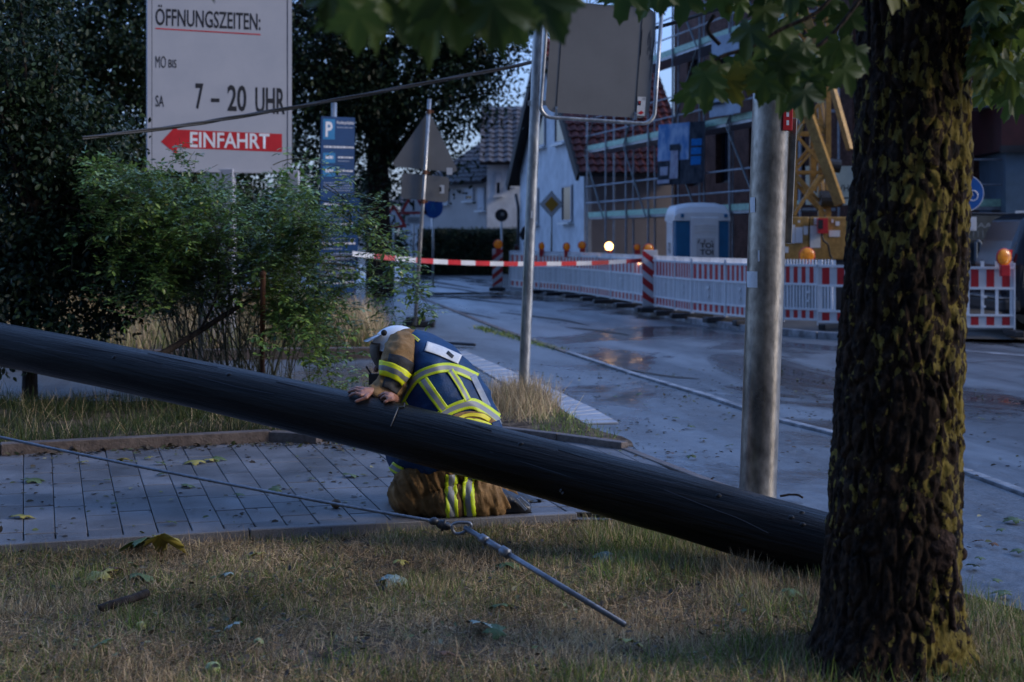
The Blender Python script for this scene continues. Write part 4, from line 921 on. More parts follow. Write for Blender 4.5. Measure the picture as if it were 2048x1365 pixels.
def tiled_slope(name, p00, p10, p11, p01, m, parent, cu=.26, cv=.31):
    """p00-p10 eave, p01-p11 ridge; rows of overlapping pantiles"""
    p00, p10, p11, p01 = map(Vector, (p00, p10, p11, p01)); nu = int((p10-p00).length/cu); nv = max(3, int((p01-p00).length/cv))
    n = (p10-p00).cross(p01-p00).normalized(); 
    if n.z < 0: n = -n
    b = MB(); ss = 4
    for j in range(nv):
        v0, v1 = j/nv, (j+1.08)/nv; base = len(b.v)
        for i in range(nu*ss+1):
            u = i/(nu*ss); h = .035*math.cos(2*math.pi*i/ss)
            a = p00.lerp(p10, u); c = p01.lerp(p11, u); jit = .008*noise.noise(V(i//ss, j*3.1, 0))
            b.v.append(a.lerp(c, v0)+n*(h+.075+jit)); b.v.append(a.lerp(c, min(v1, 1))+n*(h+.02+jit)); b.v.append(a.lerp(c, v0)+n*(h+.02))
        for i in range(nu*ss): k = base+3*i; b.face((k, k+3, k+4, k+1)); b.face((k+2, k+5, k+3, k))
    o = b.build(name, m, parent, recalc=False); 
    b = MB(); b.prism([p00, p10, p11, p01], -n*.12); b.build('roof_deck', M['wood'], parent); return o
# gable house
C0 = V(P(1168,0,45).x, 45, -.1); C1 = V(P(1040,0,53.2).x, 53.2, -.1); gd = (C1-C0).normalized(); gw = (C1-C0).length; sdv = V(-gd.y, gd.x, 0)
if sdv.x < 0: sdv = -sdv
gh = thing('gable_house', (C0+C1)/2, 'pale gabled house with steep red tiled roof across the road beside the scaffolding', 'house')
EZ = 3.85; RZ_ = 8.15; L2 = 3.5
mid = (C0+C1)/2; b = MB()
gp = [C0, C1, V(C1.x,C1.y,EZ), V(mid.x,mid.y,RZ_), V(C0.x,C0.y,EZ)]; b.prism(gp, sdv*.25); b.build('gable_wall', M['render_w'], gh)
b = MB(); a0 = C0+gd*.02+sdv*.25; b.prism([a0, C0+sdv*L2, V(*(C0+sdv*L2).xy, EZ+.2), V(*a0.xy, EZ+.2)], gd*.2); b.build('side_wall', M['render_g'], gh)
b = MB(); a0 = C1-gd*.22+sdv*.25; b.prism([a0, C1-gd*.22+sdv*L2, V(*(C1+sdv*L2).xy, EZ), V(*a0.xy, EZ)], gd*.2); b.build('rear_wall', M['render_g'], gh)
ov = .55; ea = (RZ_-EZ)/(gw/2); up_ = V(0,0,1)
def slope(side):
    s = -1 if side == 0 else 1; e = C0 if side == 0 else C1
    eo = e+gd*(s*ov)+up_*(EZ-e.z-ov*ea+.12); rdg = V(mid.x, mid.y, RZ_+.12); return eo-sdv*.35, eo+sdv*L2, rdg+sdv*L2, rdg-sdv*.35
tiled_slope('roof', *slope(0), M['tile'], gh); tiled_slope('roof', *slope(1), M['tile'], gh)
for s in (0, 1):
    q = slope(s); b = MB(); b.bar(q[0]-up_*.12, q[3]-up_*.12, .10, .34); b.build('verge_board', M['wood'], gh)
q = slope(0); b = MB(); b.bar(q[0]-up_*.05+gd*-.08, q[1]-up_*.05+gd*-.08, .13, .12); b.build('gutter', M['dark'], gh)
def on_gable(px, py):                                  # picture point on gable plane
    k = (px-CX)/F; t = (k*C0.y-C0.x)/(gd.x-k*gd.y); p = C0+gd*t; return t, H-(py-HY)*p.y/F
for x0, x1, y0_, y1_ in ((1126,1146,444,372),(1112,1134,284,238),(1070,1092,292,225),(1064,1078,448,378)):
    t1, z0_ = on_gable(x1, y0_); t0, z1_ = on_gable(x0, y1_); h = z1_-z0_ if y1_ > 300 else 1.2
    w = abs(t0-t1); O = C0+gd*t0+up_*(z0_-C0.z); window(gh, O, -gd, up_, -sdv, w, h)
q = MB(); t, z = on_gable(1041, 370); pz = C0+gd*(gw-.15)-sdv*.1; q.tube(spline([V(*(pz+gd*.4).xy, 3.0), V(*(pz+gd*.1).xy, 2.6), V(*pz.xy, 2.2), V(*pz.xy, -.1)], 4), .06, 8); q.build('downpipe', M['dark'], gh, smooth=True)
# white house and beige row further back
def box_house(name, label, px0, px1, d0, d1, ztop, m, roofpts, wins, roofm=M['tiled'], depth=8):
    a = V(P(px0,0,d0).x, d0, -.1); c = V(P(px1,0,d1).x, d1, -.1); ux = (c-a).normalized(); n = V(ux.y, -ux.x, 0)
    t = thing(name, (a+c)/2, label, 'house'); b = MB(); b.prism([a, c, c-n*depth, a-n*depth], V(0,0,ztop+.1)); b.build('wall', m, t)
    ro = .5; rise = roofpts; e0 = a-ux*.3+n*ro; e1 = c+ux*.3+n*ro; e0 = V(*e0.xy, ztop-.1); e1 = V(*e1.xy, ztop-.1); r0_ = e0-n*(depth/2+ro)+up_*rise; r1_ = e1-n*(depth/2+ro)+up_*rise
    tiled_slope('roof', e0, e1, r1_, r0_, roofm, t, .35, .4); tiled_slope('roof', e0-n*(depth+2*ro), e1-n*(depth+2*ro), r1_, r0_, roofm, t, .35, .4)
    b = MB(); b.prism([a-up_*0+V(0,0,ztop), V(*c.xy, ztop-.1), V(*c.xy, ztop-.1)-n*depth, V(*a.xy, ztop-.1)-n*depth], V(0,0,.05)); 
    for q0_ in (a, c):
        b.poly([V(*q0_.xy, ztop-.15), V(*(q0_-n*depth).xy, ztop-.15), V(*(q0_-n*depth/2).xy, ztop+rise-.2)])
    b.build('gable_end', m, t)
    for x0, x1, y0_, y1_, sh in wins:
        dd = lambda x: a+ux*(((x-CX)/F*a.y-a.x)/(ux.x-(x-CX)/F*ux.y)); p0 = dd(x0); p1 = dd(x1); z0_ = H-(y0_-HY)*p0.y/F; z1_ = H-(y1_-HY)*p0.y/F
        window(t, V(*p0.xy, z0_), ux, up_, n, (p1-p0).length, z1_-z0_, True, sh)
    return t, a, c, ux, n
wh, a_, c_, ux_, n_ = box_house('white_house', 'small white house with grey roof right of the beige row, above the clipped hedge', 974, 1075, 60, 60.0, P(0,322,60).z, M['render_w'], 2.7,
    [(990,1003,391,345,.45),(1018,1028,372,330,0)], depth=7)
b = MB(); 
q = n_; b.prism([V(*(a_+q*.02).xy, P(0,455,60).z-.25), V(*(c_+q*.02).xy, P(0,455,60).z-.25), V(*(c_+q*.12).xy, P(0,455,60).z-.25), V(*(a_+q*.12).xy, P(0,455,60).z-.25)], V(0,0,.2)); b.build('plinth', M['dark'], wh)
b = MB(); b.box(P(1017,266,63.5), (.62,.6,.5)); b.build('chimney', mat('green_chimney', (.02,.07,.06), .6), wh); b = MB(); b.box(P(1020,250,63.5), (.5,.5,.05)); b.bar(P(1008,246,63.5), P(1024,252,63.5), .05); b.build('chimney_cap', M['dark'], wh)
box_house('beige_house', 'beige terraced house with small windows behind the clipped hedge', 868, 973, 66.5, 63.5, P(0,357,62).z, M['render_b'], 2.6,
    [(877,898,408,378,0),(931,948,402,377,.6),(957,970,421,376,.9)], depth=8)
box_house('low_house', 'low white house end partly hidden by the square sign plate', 800, 862, 72, 71, P(0,404,72).z, M['render_w'], 1.8, [(868-60,868-50,440,420,0)], depth=7)
# aerials and chimney pipe against the sky
ae = thing('roof_aerial', P(980,300,66), 'thin television aerials standing above the far roofs', 'aerial'); b = MB(); b.tube([P(976,300,66), P(976,208,66)], .05, 6); b.tube([P(991,320,66), P(991,218,66)], .045, 6); b.tube([P(982,238,66), P(1006,240,66)], .03, 5); b.tube([P(985,262,66), P(1003,232,66)], .03, 5); b.tube([P(970,225,66), P(984,224,66)], .03, 5); b.build('masts', M['dark'], ae)
sdh = thing('satellite_dish', P(967,300,65), 'round satellite dish on a short mast above the far roof', 'dish'); b = MB(); b.ball(P(967,252,65), (.38,.10,.42), 14, 10); b.tube([P(967,300,65.1), P(967,252,65.1)], .04, 6); b.build('dish', M['back'], sdh, smooth=True)
for k, (y_a, y_b) in enumerate(((218,222),(238,246),(208,205),(262,262))):
    w = thing('overhead_wire', P(940,y_a,70), ['third highest thin wire in the gap of sky','second lowest thin wire in the gap of sky','highest thin wire in the gap of sky','lowest thin wire in the gap of sky'][k], 'wire', 'overhead wires above the far roofs'); b = MB(); b.tube(catenary(P(800,y_a-5,68), P(1120,y_b,60), .25, 12), .012, 5); b.build('wire', M['dark'], w)
# ---------------------------------------------------------------- brick building behind the scaffolding
B1 = V(P(1352,0,43).x, 43.5, -.1); B2 = V(P(1705,0,31).x, 31, -.1); bd = (B2-B1).normalized(); bn = V(bd.y, -bd.x, 0)
if bn.y > 0: bn = -bn
bb_ = thing('brick_building', (B1+B2)/2, 'tall dark brown brick building under construction behind the scaffolding', 'building')
B3 = V(14.5, 30.4, -.1); HT = 8.8
def wall_with_windows(name, a, c, n, ht, cols, rows, m, parent, th=.3):
    ux = (c-a).normalized(); L_ = (c-a).length; b = MB(); xs = [0]; 
    for x0, x1 in cols: xs += [x0, x1]
    xs.append(L_); zs = [0]
    for z0_, z1_ in rows: zs += [z0_, z1_]
    zs.append(ht)
    for i in range(len(xs)-1):
        for j in range(len(zs)-1):
            if i % 2 == 1 and j % 2 == 1: continue
            p = [a+ux*xs[i]+up_*zs[j], a+ux*xs[i+1]+up_*zs[j], a+ux*xs[i+1]+up_*zs[j+1], a+ux*xs[i]+up_*zs[j+1]]; b.prism(p, -n*th)
    b.build(name, m, parent)
    for x0, x1 in cols:
        for z0_, z1_ in rows:
            q = MB(); o = a+ux*x0+up_*z0_-n*.22; w = x1-x0; h = z1_-z0_
            for u0, u1, v0, v1 in ((0,.07,0,h),(w-.07,w,0,h),(.07,w-.07,0,.07),(.07,w-.07,h-.07,h),(w/2-.03,w/2+.03,.07,h-.07)): q.prism([o+ux*u0+up_*v0, o+ux*u1+up_*v0, o+ux*u1+up_*v1, o+ux*u0+up_*v1], n*.05)
            f = q.build('window', M['dark'], parent); q = MB(); q.prism([o-n*.02, o+ux*w-n*.02, o+ux*w+up_*h-n*.02, o+up_*h-n*.02], n*.01); q.build('pane', M['glass'], f)
rows_ = [(.6,1.9),(3.0,4.5),(5.5,7.0)]
wall_with_windows('front_wall', B1, B2, bn, HT, [(1.3,2.5),(3.8,5.0),(6.4,7.6),(8.9,10.1)], rows_, M['brick'], bb_)
n2_ = V(0,-1,0); wall_with_windows('side_wall', B2, B3, V((B3-B2).y, -(B3-B2).x, 0).normalized(), HT, [(1.2,2.6),(3.6,4.9),(6.0,6.7)], rows_, M['brick'], bb_)
q = MB(); q.prism([B1, B2, B3, V(14.5,44,-.1), V(6,50,-.1)][::1], V(0,0,.1)); 
q.prism([V(*p.xy, HT-.1) for p in (B1+V(.1,.1,0), B2+V(.1,.2,0), B3, V(14.5,44,0), V(6,50,0))], V(0,0,.3)); q.build('slab', M['site'], bb_)
q = MB(); q.prism([B1, B1-bn*9+bd*1.5, V(*(B1-bn*9+bd*1.5).xy, HT), V(*B1.xy, HT)], bd*.3); q.build('end_wall', M['brick'], bb_)
# blue-grey corner panel building at the far right
cb = thing('metal_clad_building', V(15.2,29,-.1), 'blue grey metal clad building corner at the right edge of the picture', 'building')
x0 = P(2012,0,28).x; q = MB(); q.prism([V(x0,28,-.1), V(x0+6,27.5,-.1), V(x0+6.5,30.2,-.1), V(x0+.2,30.2,-.1)], V(0,0,3.2)); q.build('wall', mat('blue_grey_cladding', (.10,.16,.22), .45, var=.15), cb)
q = MB(); q.prism([V(x0-.12,27.9,3.1), V(x0+6,27.4,3.1), V(x0+6.5,30.2,3.1), V(x0-.12,30.2,3.1)], V(0,0,6)); q.build('upper_wall', mat('dark_red_cladding', (.055,.012,.014), .5, var=.3), cb)
q = MB(); q.prism([V(x0-.14,27.86,3.06), V(x0+6.1,27.3,3.06), V(x0+6.1,27.4,3.06), V(x0-.14,27.96,3.06)], V(0,0,.14)); q.build('ledge', M['dark'], cb)
# ---------------------------------------------------------------- scaffolding
M['sctube'] = mat('scaffold_tube', (.32,.35,.40), .4, .5, var=.2, vs=8)
M['deck'] = mat('green_scaffold_deck', (.26,.50,.38), .5, col2=(.36,.60,.46), vs=3, v2=.2, v2s=12)
M['brace'] = mat('scaffold_brace', (.09,.11,.12), .45, .5, var=.2)
def scaffold(label, a, c, n, bays, lifts, ztop, skip=()):
    s = thing('scaffolding', a, label, 'scaffolding'); ux = (c-a).normalized(); L_ = (c-a).length
    for i in range(bays+1):
        for w in (.25, 1.1):
            p = a+ux*(L_*i/bays)+n*w; q = MB(); q.tube([V(*p.xy, -.1), V(*p.xy, ztop)], .028, 7); q.box(V(*p.xy, -.04), (.15,.15,.02)); q.build('upright', M['sctube'], s)
    for i in range(bays):
        p = a+ux*(L_*i/bays); r_ = a+ux*(L_*(i+1)/bays)
        for z in lifts:
            if (i, z) in skip: continue
            q = MB(); lo = p+n*.30+ux*.04; hi = r_+n*1.05-ux*.04; A = V(*(p+n*.30+ux*.04).xy, z); Bb = V(*(r_+n*.30-ux*.04).xy, z); Cc = V(*(r_+n*1.05-ux*.04).xy, z); Dd = V(*(p+n*1.05+ux*.04).xy, z)
            q.prism([A, Bb, Cc, Dd], V(0,0,.06)); q.build('deck', M['sctube'], s)
            q = MB(); q.prism([V(*Dd.xy, z+.065), V(*Cc.xy, z+.065), V(*(Cc+n*.03).xy, z+.065), V(*(Dd+n*.03).xy, z+.065)], V(0,0,.15)); q.build('toe_board', M['deck'], s)
        for z in lifts:
            for dz in (.5, 1.0):
                q = MB(); q.tube([V(*(p+n*1.14).xy, z+dz), V(*(r_+n*1.14).xy, z+dz)], .02, 6); q.build('guard_rail', M['sctube'], s)
        if i % 2 == 0:
            for j, z in enumerate(lifts):
                z2 = z+2.0; q = MB(); e = (p, r_) if j % 2 else (r_, p); q.tube([V(*(e[0]+n*1.17).xy, z), V(*(e[1]+n*1.17).xy, z2)], .022, 6); q.build('brace', M['brace'], s)
    return s
lf = [1.95, 4.0, 6.05, 8.0]
sa = V(P(1243,0,44).x, 44, -.1); sc_ = V(P(1690,0,29.4).x+.15, 29.6, -.1)
scaffold('green decked tube scaffolding in front of the brick building and beside the gable house', sa, sc_-bn*0, bn, 8, lf, 8.9)
sa2 = V(P(1725,0,29.6).x, 29.6, -.1); sc2 = V(13.6, 29.3, -.1)
scaffold('dim scaffolding behind the cycle path sign, right of the big tree', sa2, sc2, V(0,-1,0), 4, lf, 8.9)
# printed banners hung on the scaffolding
def SD(px, o=1.24):
    a = sa+bn*o; u = (sc_-sa).normalized(); k = (px-CX)/F; t = (k*a.y-a.x)/(u.x-k*u.y); return a.y+u.y*t
def bannerM(name):
    m = bpy.data.materials.new(name); m.use_nodes = True; t = m.node_tree; b = t.nodes['Principled BSDF']; N = t.nodes.new; L = t.links.new
    tc = N('ShaderNodeTexCoord'); n = N('ShaderNodeTexNoise'); n.inputs['Scale'].default_value = 2.6; n.inputs['Detail'].default_value = 5; L(tc.outputs['Object'], n.inputs[0])
    cr = N('ShaderNodeValToRGB'); e = cr.color_ramp.elements; e[0].position = .4; e[0].color = (.08,.20,.42,1); e[1].position = .62; e[1].color = (.34,.44,.60,1); L(n.outputs[0], cr.inputs[0]); L(cr.outputs[0], b.inputs['Base Color']); b.inputs['Roughness'].default_value = .9; b.inputs['Specular IOR Level'].default_value = .05; return m
M['bansky'] = bannerM('printed_sky'); M['bandark'] = mat('printed_dark', (.012,.02,.032), .9, col2=(.06,.065,.08), vs=4, spec=.05); M['banblue'] = mat('printed_blue', (.01,.10,.32), .9, spec=.05, col2=(.02,.22,.55), vs=6, stretch=(1,1,6)); M['cloth'] = mat('white_banner', (.38,.45,.55), .9, spec=.05, col2=(.50,.57,.66), vs=3, v2=.1, v2s=20)
def cloth_plate(name, label, cat, pts, ms, cuts=None, wav=.03):
    """pts: 4 picture corners LL LR UR UL with depths"""
    q = [P(*p) for p in pts]; t = thing(name, (q[0]+q[1])/2, label, cat); n = (q[1]-q[0]).cross(q[3]-q[0]).normalized()
    if n.y > 0: n = -n
    for nm, m, u0, u1, v0, v1, e in ms:
        b = MB(); K = 16
        for i in range(K+1):
            for j in range(K+1):
                u = u0+(u1-u0)*i/K; v = v0+(v1-v0)*j/K; p = q[0].lerp(q[1], u).lerp(q[3].lerp(q[2], u), v); b.v.append(p+n*(e+wav*math.sin(u*9+v*2)*(1-v*.6)))
        for i in range(K):
            for j in range(K): k = i*(K+1)+j; b.face((k, k+K+1, k+K+2, k+1))
        o = b.build(nm, m, t, recalc=False); s = o.modifiers.new('t', 'SOLIDIFY'); s.thickness = .004
    return t
M['toww'] = mat('printed_white_tower', (.42,.44,.52), .9, col2=(.28,.26,.34), vs=5, spec=.05)
cloth_plate('photo_banner', 'printed blue and grey photo banner hanging from the scaffolding', 'banner', [(1315,372,SD(1315)),(1408,366,SD(1408)),(1411,242,SD(1411)),(1318,250,SD(1318))],
    [('print_sky', M['bansky'], 0, .70, .40, 1, .0), ('print_town', M['bandark'], 0, .70, 0, .395, .0), ('print_tower', M['toww'], .30, .46, .10, .58, .035), ('print_annex', M['toww'], .10, .26, .16, .30, .03), ('print_roof', M['bandark'], .28, .50, .56, .66, .04), ('print_side', M['bandark'], .705, 1, 0, 1, 0.02), ('print_lights', M['banblue'], .76, .95, .30, .44, .03), ('print_lights', M['banblue'], .76, .95, .47, .58, .03), ('print_lights', M['banblue'], .76, .95, .61, .72, .03), ('print_sign', M['toww'], .02, .30, .03, .09, .03)])
cloth_plate('white_banner', 'upper white cloth banner hanging from the scaffolding', 'banner', [(1424,118,SD(1424)),(1486,112,SD(1486)),(1488,60,SD(1488)),(1425,76,SD(1425))], [('cloth', M['cloth'], 0, 1, 0, 1, 0)])
t = cloth_plate('white_banner', 'lower white cloth banner with small ship drawing, above the photo banner', 'banner', [(1419,236,SD(1419)),(1481,226,SD(1481)),(1484,140,SD(1484)),(1421,158,SD(1421))], [('cloth', M['cloth'], 0, 1, 0, 1, 0), ('drawing', M['bandark'], .08, .52, .28, .36, .05), ('drawing', M['bandark'], .36, .42, .38, .58, .05)])
# ---------------------------------------------------------------- yellow crane base
dc = 27.2; cr_ = thing('tower_crane', P(1640,560,dc), 'weathered yellow tower crane base with lattice mast and ballast boxes covered in notices', 'crane')
b = MB()
mx0, mx1 = 1588, 1656; X0, X1 = P(mx0,0,dc).x, P(mx1,0,dc).x; wy = X1-X0
cor = [(X0,dc),(X1,dc),(X1,dc+wy),(X0,dc+wy)]
for x, y in cor: q = MB(); q.bar(V(x,y,1.2), V(x,y,9), .10); q.build('mast_leg', M['yel'], cr_)
q = MB()
for k in range(10):
    z0_, z1_ = 1.9+k*.75, 1.9+(k+1)*.75
    for i in range(4):
        (xa, ya), (xb_, yb) = cor[i], cor[(i+1) % 4]
        if k % 2: xa, ya, xb_, yb = xb_, yb, xa, ya
        q.bar(V(xa,ya,z0_), V(xb_,yb,z1_), .06); q.bar(V(xa,ya,z1_), V(xb_,yb,z1_), .05)
        if i == 0: q.bar(V(xb_,yb,z0_), V(xa,ya,z1_), .05)
q.build('lattice', M['yel'], cr_)
q = MB(); q.bar(P(1594,165,dc-.5), P(1680,410,dc-.9), .17, .17); q.bar(P(1638,100,dc-.4), P(1600,0,dc-.3), .15); q.build('strut', M['yel'], cr_)
q = MB(); q.bar(P(1658,150,dc-.3), P(1700,300,dc-.7), .10); q.bar(P(1606,250,dc-.6), P(1580,300,dc-.7), .06); q.bar(P(1588,430,dc-.9), P(1640,350,dc-.9), .06);q.bar(P(1575,330,dc-.5), P(1650,430,dc-.6), .06); q.build('tie_bar', M['yel'], cr_)
q = MB(); q.box(P(1626,300,dc+.3), (.12,.12,1.6)); q.build('cable_duct', M['yel'], cr_)
q = MB(); q.tube([P(1656,330,dc-.3), P(1680,333,dc-.3)], .13, 14); q.build('winch_drum', M['dark'], cr_); q = MB(); q.tube([P(1640,398,dc-.1), P(1682,398,dc-.1)], .16, 14); q.build('winch_drum', M['dark'], cr_)
dcb = 26.0
for x0_, x1_, y1_, y0_ in ((1556,1618,434,520),(1620,1698,434,520)):
    a_ = P(x0_, y0_, dcb); c_ = P(x1_, y1_, dcb); q = MB(); q.box(((a_.x+c_.x)/2, dcb+.6, (a_.z+c_.z)/2), (c_.x-a_.x, 1.2, c_.z-a_.z)); bo = q.build('ballast_box', M['yel'], cr_, bevel=.02)
q = MB(); q.box((P(1625,0,dcb).x, dcb+.6, P(0,524,dcb).z), (1.5,1.1,.10)); q.box((P(1625,0,dcb).x, dcb+.6, .25), (1.8,1.5,.6)); q.build('undercarriage', M['dark'], cr_)
for x0_, y0_, x1_, y1_, m in ((1574,450,1590,487,'refw'),(1591,455,1605,486,'refw'),(1607,453,1616,470,'sticker'),(1569,494,1577,506,'sticker'),(1620,452,1641,496,'sticker'),(1628,436,1637,450,'sticker'),(1658,461,1680,474,'sticker'),(1671,443,1679,452,'sticker'),(1596,441,1600,446,'sticker'),(1663,439,1667,446,'sticker')):
    a_ = P(x0_, y1_, dcb-.006); c_ = P(x1_, y0_, dcb-.006); q = MB(); q.box(((a_.x+c_.x)/2, dcb-.006, (a_.z+c_.z)/2), (c_.x-a_.x, .006, c_.z-a_.z)); q.build('notice', M[m], cr_)
q = MB(); q.box(P(1645,452,dcb-.08), (.17,.14,.28)); q.build('plug_box', M['red'], cr_); q = MB(); q.box(P(1641,449,dcb-.165), (.09,.02,.17)); q.build('plug_cover', M['ink'], cr_)
q = MB(); q.tube(spline([P(1643,462,dcb-.1), P(1646,480,dcb-.15), P(1656,490,dcb-.1), P(1660,510,dcb-.08), P(1668,522,dcb-.05)], 5), .018, 6); q.build('power_cable', M['black'], cr_)
ad = thing('site_board', P(1645,430,28.9), 'pale notice board with dark horse logo behind the crane mast', 'sign'); pA = P(1612,410,28.6); pl5 = Plate(pA, V(1.05,0,0), V(0,0,.78), ad); pl5.slab('board', mat('pale_green_board', (.36,.45,.44), .5), .03); pl5.shape('underline', M['ink'], [(.05,.12),(.9,.16),(.9,.20),(.05,.16)])
pl5.shape('logo', M['ink'], [(.16,.36),(.20,.30),(.22,.45),(.30,.40),(.33,.30),(.37,.50),(.34,.62),(.26,.70),(.18,.60),(.13,.50)]); pl5.txt('letters', 'AWH', .42, .34, .82, .52, M['ink'])
# ---------------------------------------------------------------- portable toilet
M['tblue'] = mat('toilet_blue', (.012,.15,.32), .35, var=.12); M['tgrey'] = mat('toilet_white', (.74,.76,.80), .38, col2=(.82,.84,.86), vs=3)
dt = 31.; to = thing('portable_toilet', V(P(1395,0,dt).x, dt+.5, -.02), 'blue portable toilet with rounded white ribbed roof reading TOI TOI behind the barriers', 'portable toilet')
yaw = math.radians(-17); xr = V(math.cos(yaw), math.sin(yaw)*1.0, 0); xr = V(math.cos(yaw), -math.sin(yaw)*-1, 0)
fl_ = P(1351,0,dt); fl_ = V(fl_.x, dt, 0); xr = (V(P(1458,0,dt+.18).x, dt+.18, 0)-fl_).normalized(); yr = V(-xr.y, xr.x, 0); Wt = (V(P(1458,0,dt+.18).x, dt+.18, 0)-fl_).length; Dt = 1.15
yr = (V(P(1335,0,dt+1.05).x, dt+1.05, 0)-fl_).normalized(); yr = (yr+V(-xr.y, xr.x, 0)).normalized() if yr.length else yr
yr = (V(P(1334,0,dt+1.05).x, dt+1.05, 0)-fl_).normalized()
def tpt(u, v, z): return fl_+xr*u+yr*v+up_*z
zb, zt = .05, P(0,440,dt).z; zt_top = P(0,409,dt).z+.02
q = MB(); q.prism([tpt(u, v, zb) for u, v in ((0,0),(Wt,0),(Wt,Dt),(0,Dt))], V(0,0,zt-zb)); q.build('cabin', M['tblue'], to, bevel=.03)
q = MB(); prof = []
for k in range(13): a = math.pi*k/12; prof.append((Wt/2-math.cos(a)*(Wt/2+.03)*(1 if True else 1), max(0, math.sin(a))**.55*(zt_top-zt+.0)))
prof = [(-.03,-.02)]+[( -.03+(Wt+.06)*(.5-.5*math.copysign(abs(math.cos(math.pi*k/16))**.45, math.cos(math.pi*k/16))), (zt_top-zt)*math.sin(math.pi*k/16)**.6) for k in range(17)]+[(Wt+.03,-.02)]
n_r = 24
for j in range(n_r+1):
    v = -.03+(Dt+.06)*j/n_r; e = min(1, min(j, n_r-j)/3.)**.5 if j not in (0, n_r) else .0
    for u, z in prof:
        rib = .022*max(0, math.sin(u/Wt*math.pi*9)) if z > .08 else 0
        q.v.append(tpt(u, v, zt+(z*(.45+.55*e) if z > 0 else z)+rib*e))
K = len(prof)
for j in range(n_r):
    for k in range(K-1): q.face((j*K+k, j*K+k+1, (j+1)*K+k+1, (j+1)*K+k))
q.face(list(range(K))); q.face([n_r*K+k for k in range(K)][::-1]); q.build('roof', M['tgrey'], to, smooth=False)
yn = -V(-xr.y, xr.x, 0); 
dp = Plate(tpt(Wt*.27, 0, .08)+yn*.03, xr*Wt*.53, up_*(zt-.02), to)
door = dp.slab('door', M['tgrey'], .06, .02, bevel=.02)
for v in (.80,.84,.88): dp.shape('door_rib', M['white'], [(.12,v),(.5,v+.015),(.88,v),(.88,v+.015),(.5,v+.03),(.12,v+.015)], .035, .012, door)
dp.shape('logo_frame', M['refw'], [(.2,.48),(.85,.48),(.85,.74),(.2,.74)], .024, .002, door)
dp.txt('logo_letters', 'TOI', .33, .615, .80, .68, M['ink'], .028, .03, door); dp.txt('logo_letters', 'TOI', .33, .53, .80, .60, M['ink'], .028, .03, door)
dp.shape('logo_mark', M['ink'], [(.24,.68),(.30,.73),(.33,.72),(.27,.67)], .027, .001, door); dp.shape('logo_mark', M['ink'], [(.45,.69),(.52,.69),(.49,.73)], .027, .001, door); dp.shape('logo_mark', M['ink'], [(.70,.69),(.78,.69),(.74,.71)], .027, .001, door)
dp.shape('web_line', M['back'], [(.16,.44),(.84,.44),(.84,.455),(.16,.455)], .024, .001, door); dp.txt('phone_number', '03141-29994-0', .10, .33, .92, .365, M['ink'], .024, .02, door)
sp_n = V(-yr.y, yr.x, 0); sp_n = sp_n if sp_n.x < 0 else -sp_n
s2 = Plate(tpt(0, Dt*.82, .08)+sp_n*.02, -yr*Dt*.62, up_*(zt+.03), to); pn = s2.slab('side_panel', M['tgrey'], .04, .01, bevel=.015)
for v in (.78,.83,.88): s2.shape('panel_rib', M['white'], [(.12,v),(.5,v+.02),(.88,v),(.88,v+.012),(.5,v+.032),(.12,v+.012)], .022, .01, pn)
s2.txt('side_letters', 'TOI', .3, .60, .75, .66, M['ink'], .014, .03, pn); s2.txt('side_letters', 'TOI', .3, .53, .75, .59, M['ink'], .014, .03, pn)
for u in (.12*Wt, .93*Wt): q = MB(); q.box(tpt(u, 0, zt+.09)+yn*.035, (.07,.03,.08)); q.build('vent', M['tblue'], to)
q = MB(); q.prism([tpt(u, v, -.02) for u, v in ((-.03,-.04),(Wt+.03,-.04),(Wt+.03,Dt+.03),(-.03,Dt+.03))], V(0,0,.1)); q.build('skid', M['dark'], to)
# ---------------------------------------------------------------- barrier panels
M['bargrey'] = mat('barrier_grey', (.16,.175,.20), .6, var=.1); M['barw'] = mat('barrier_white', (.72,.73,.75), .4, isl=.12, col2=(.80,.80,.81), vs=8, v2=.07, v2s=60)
def make_barrier(L_=1.95, nb=16, openb=False):
    t = thing('barrier', (0,0,0), 'x', 'barrier'); q = MB(); HB = 1.0
    for z, h, w in ((.06,.03,.045),(.93-.04,.035,.05),(.60,.035,.045),(.22,.03,.04)): q.box((L_/2,0,z+h/2), (L_,w,h))
    for x in (.02, L_-.02): q.box((x,0,.50), (.04,.05,.95))
    q.build('frame', M['barw'], t)
    q = MB()
    for k in range(nb):
        x = L_*(k+.5)/nb; wdt = L_/nb*(.62 if not openb else .4)
        if openb and k % 2: continue
        q.box((x,0,.41), (wdt,.022,.38)); q.box((x,0,.96), (L_/nb*.45,.02,.08))
        pass
    q.build('slats', M['barw'], t)
    if not openb: q = MB(); q.box((L_/2,.014,.41), (L_-.1,.006,.37)); q.build('backing', M['bargrey'], t)  # sheet greyed so its colour gives the dark grooves between slats
    q = MB(); q.box((L_/2,0,.757), (L_-.08,.012,.26)); q.box((L_/2,0,.155), (L_-.08,.012,.125)); q.mi = 1; nr = 6 if not openb else 4
    for k in range(nr):
        x = (L_-.08)*(k+.5)/nr+.04; w = (L_-.08)/nr*.5; q.box((x,-.0075,.757), (w,.004,.256)); q.box((x,-.0075,.155), (w,.004,.12))
    q.build('reflective_strip', [M['refw'], M['red']], t)
    q = MB(); q.box((L_*.52,-.02,.50), (.16,.03,.035)); q.box((L_*.52,-.02,.36), (.10,.03,.03)); q.build('handle', M['barw'], t)
    q = MB(); q.box((L_-.05,0,-.01), (.28,.75,.09)); q.build('foot', M['black'], t, bevel=.02)
    return t
bar0 = make_barrier(); bar1 = make_barrier(1.95, 9, True); used = {0: False, 1: False}
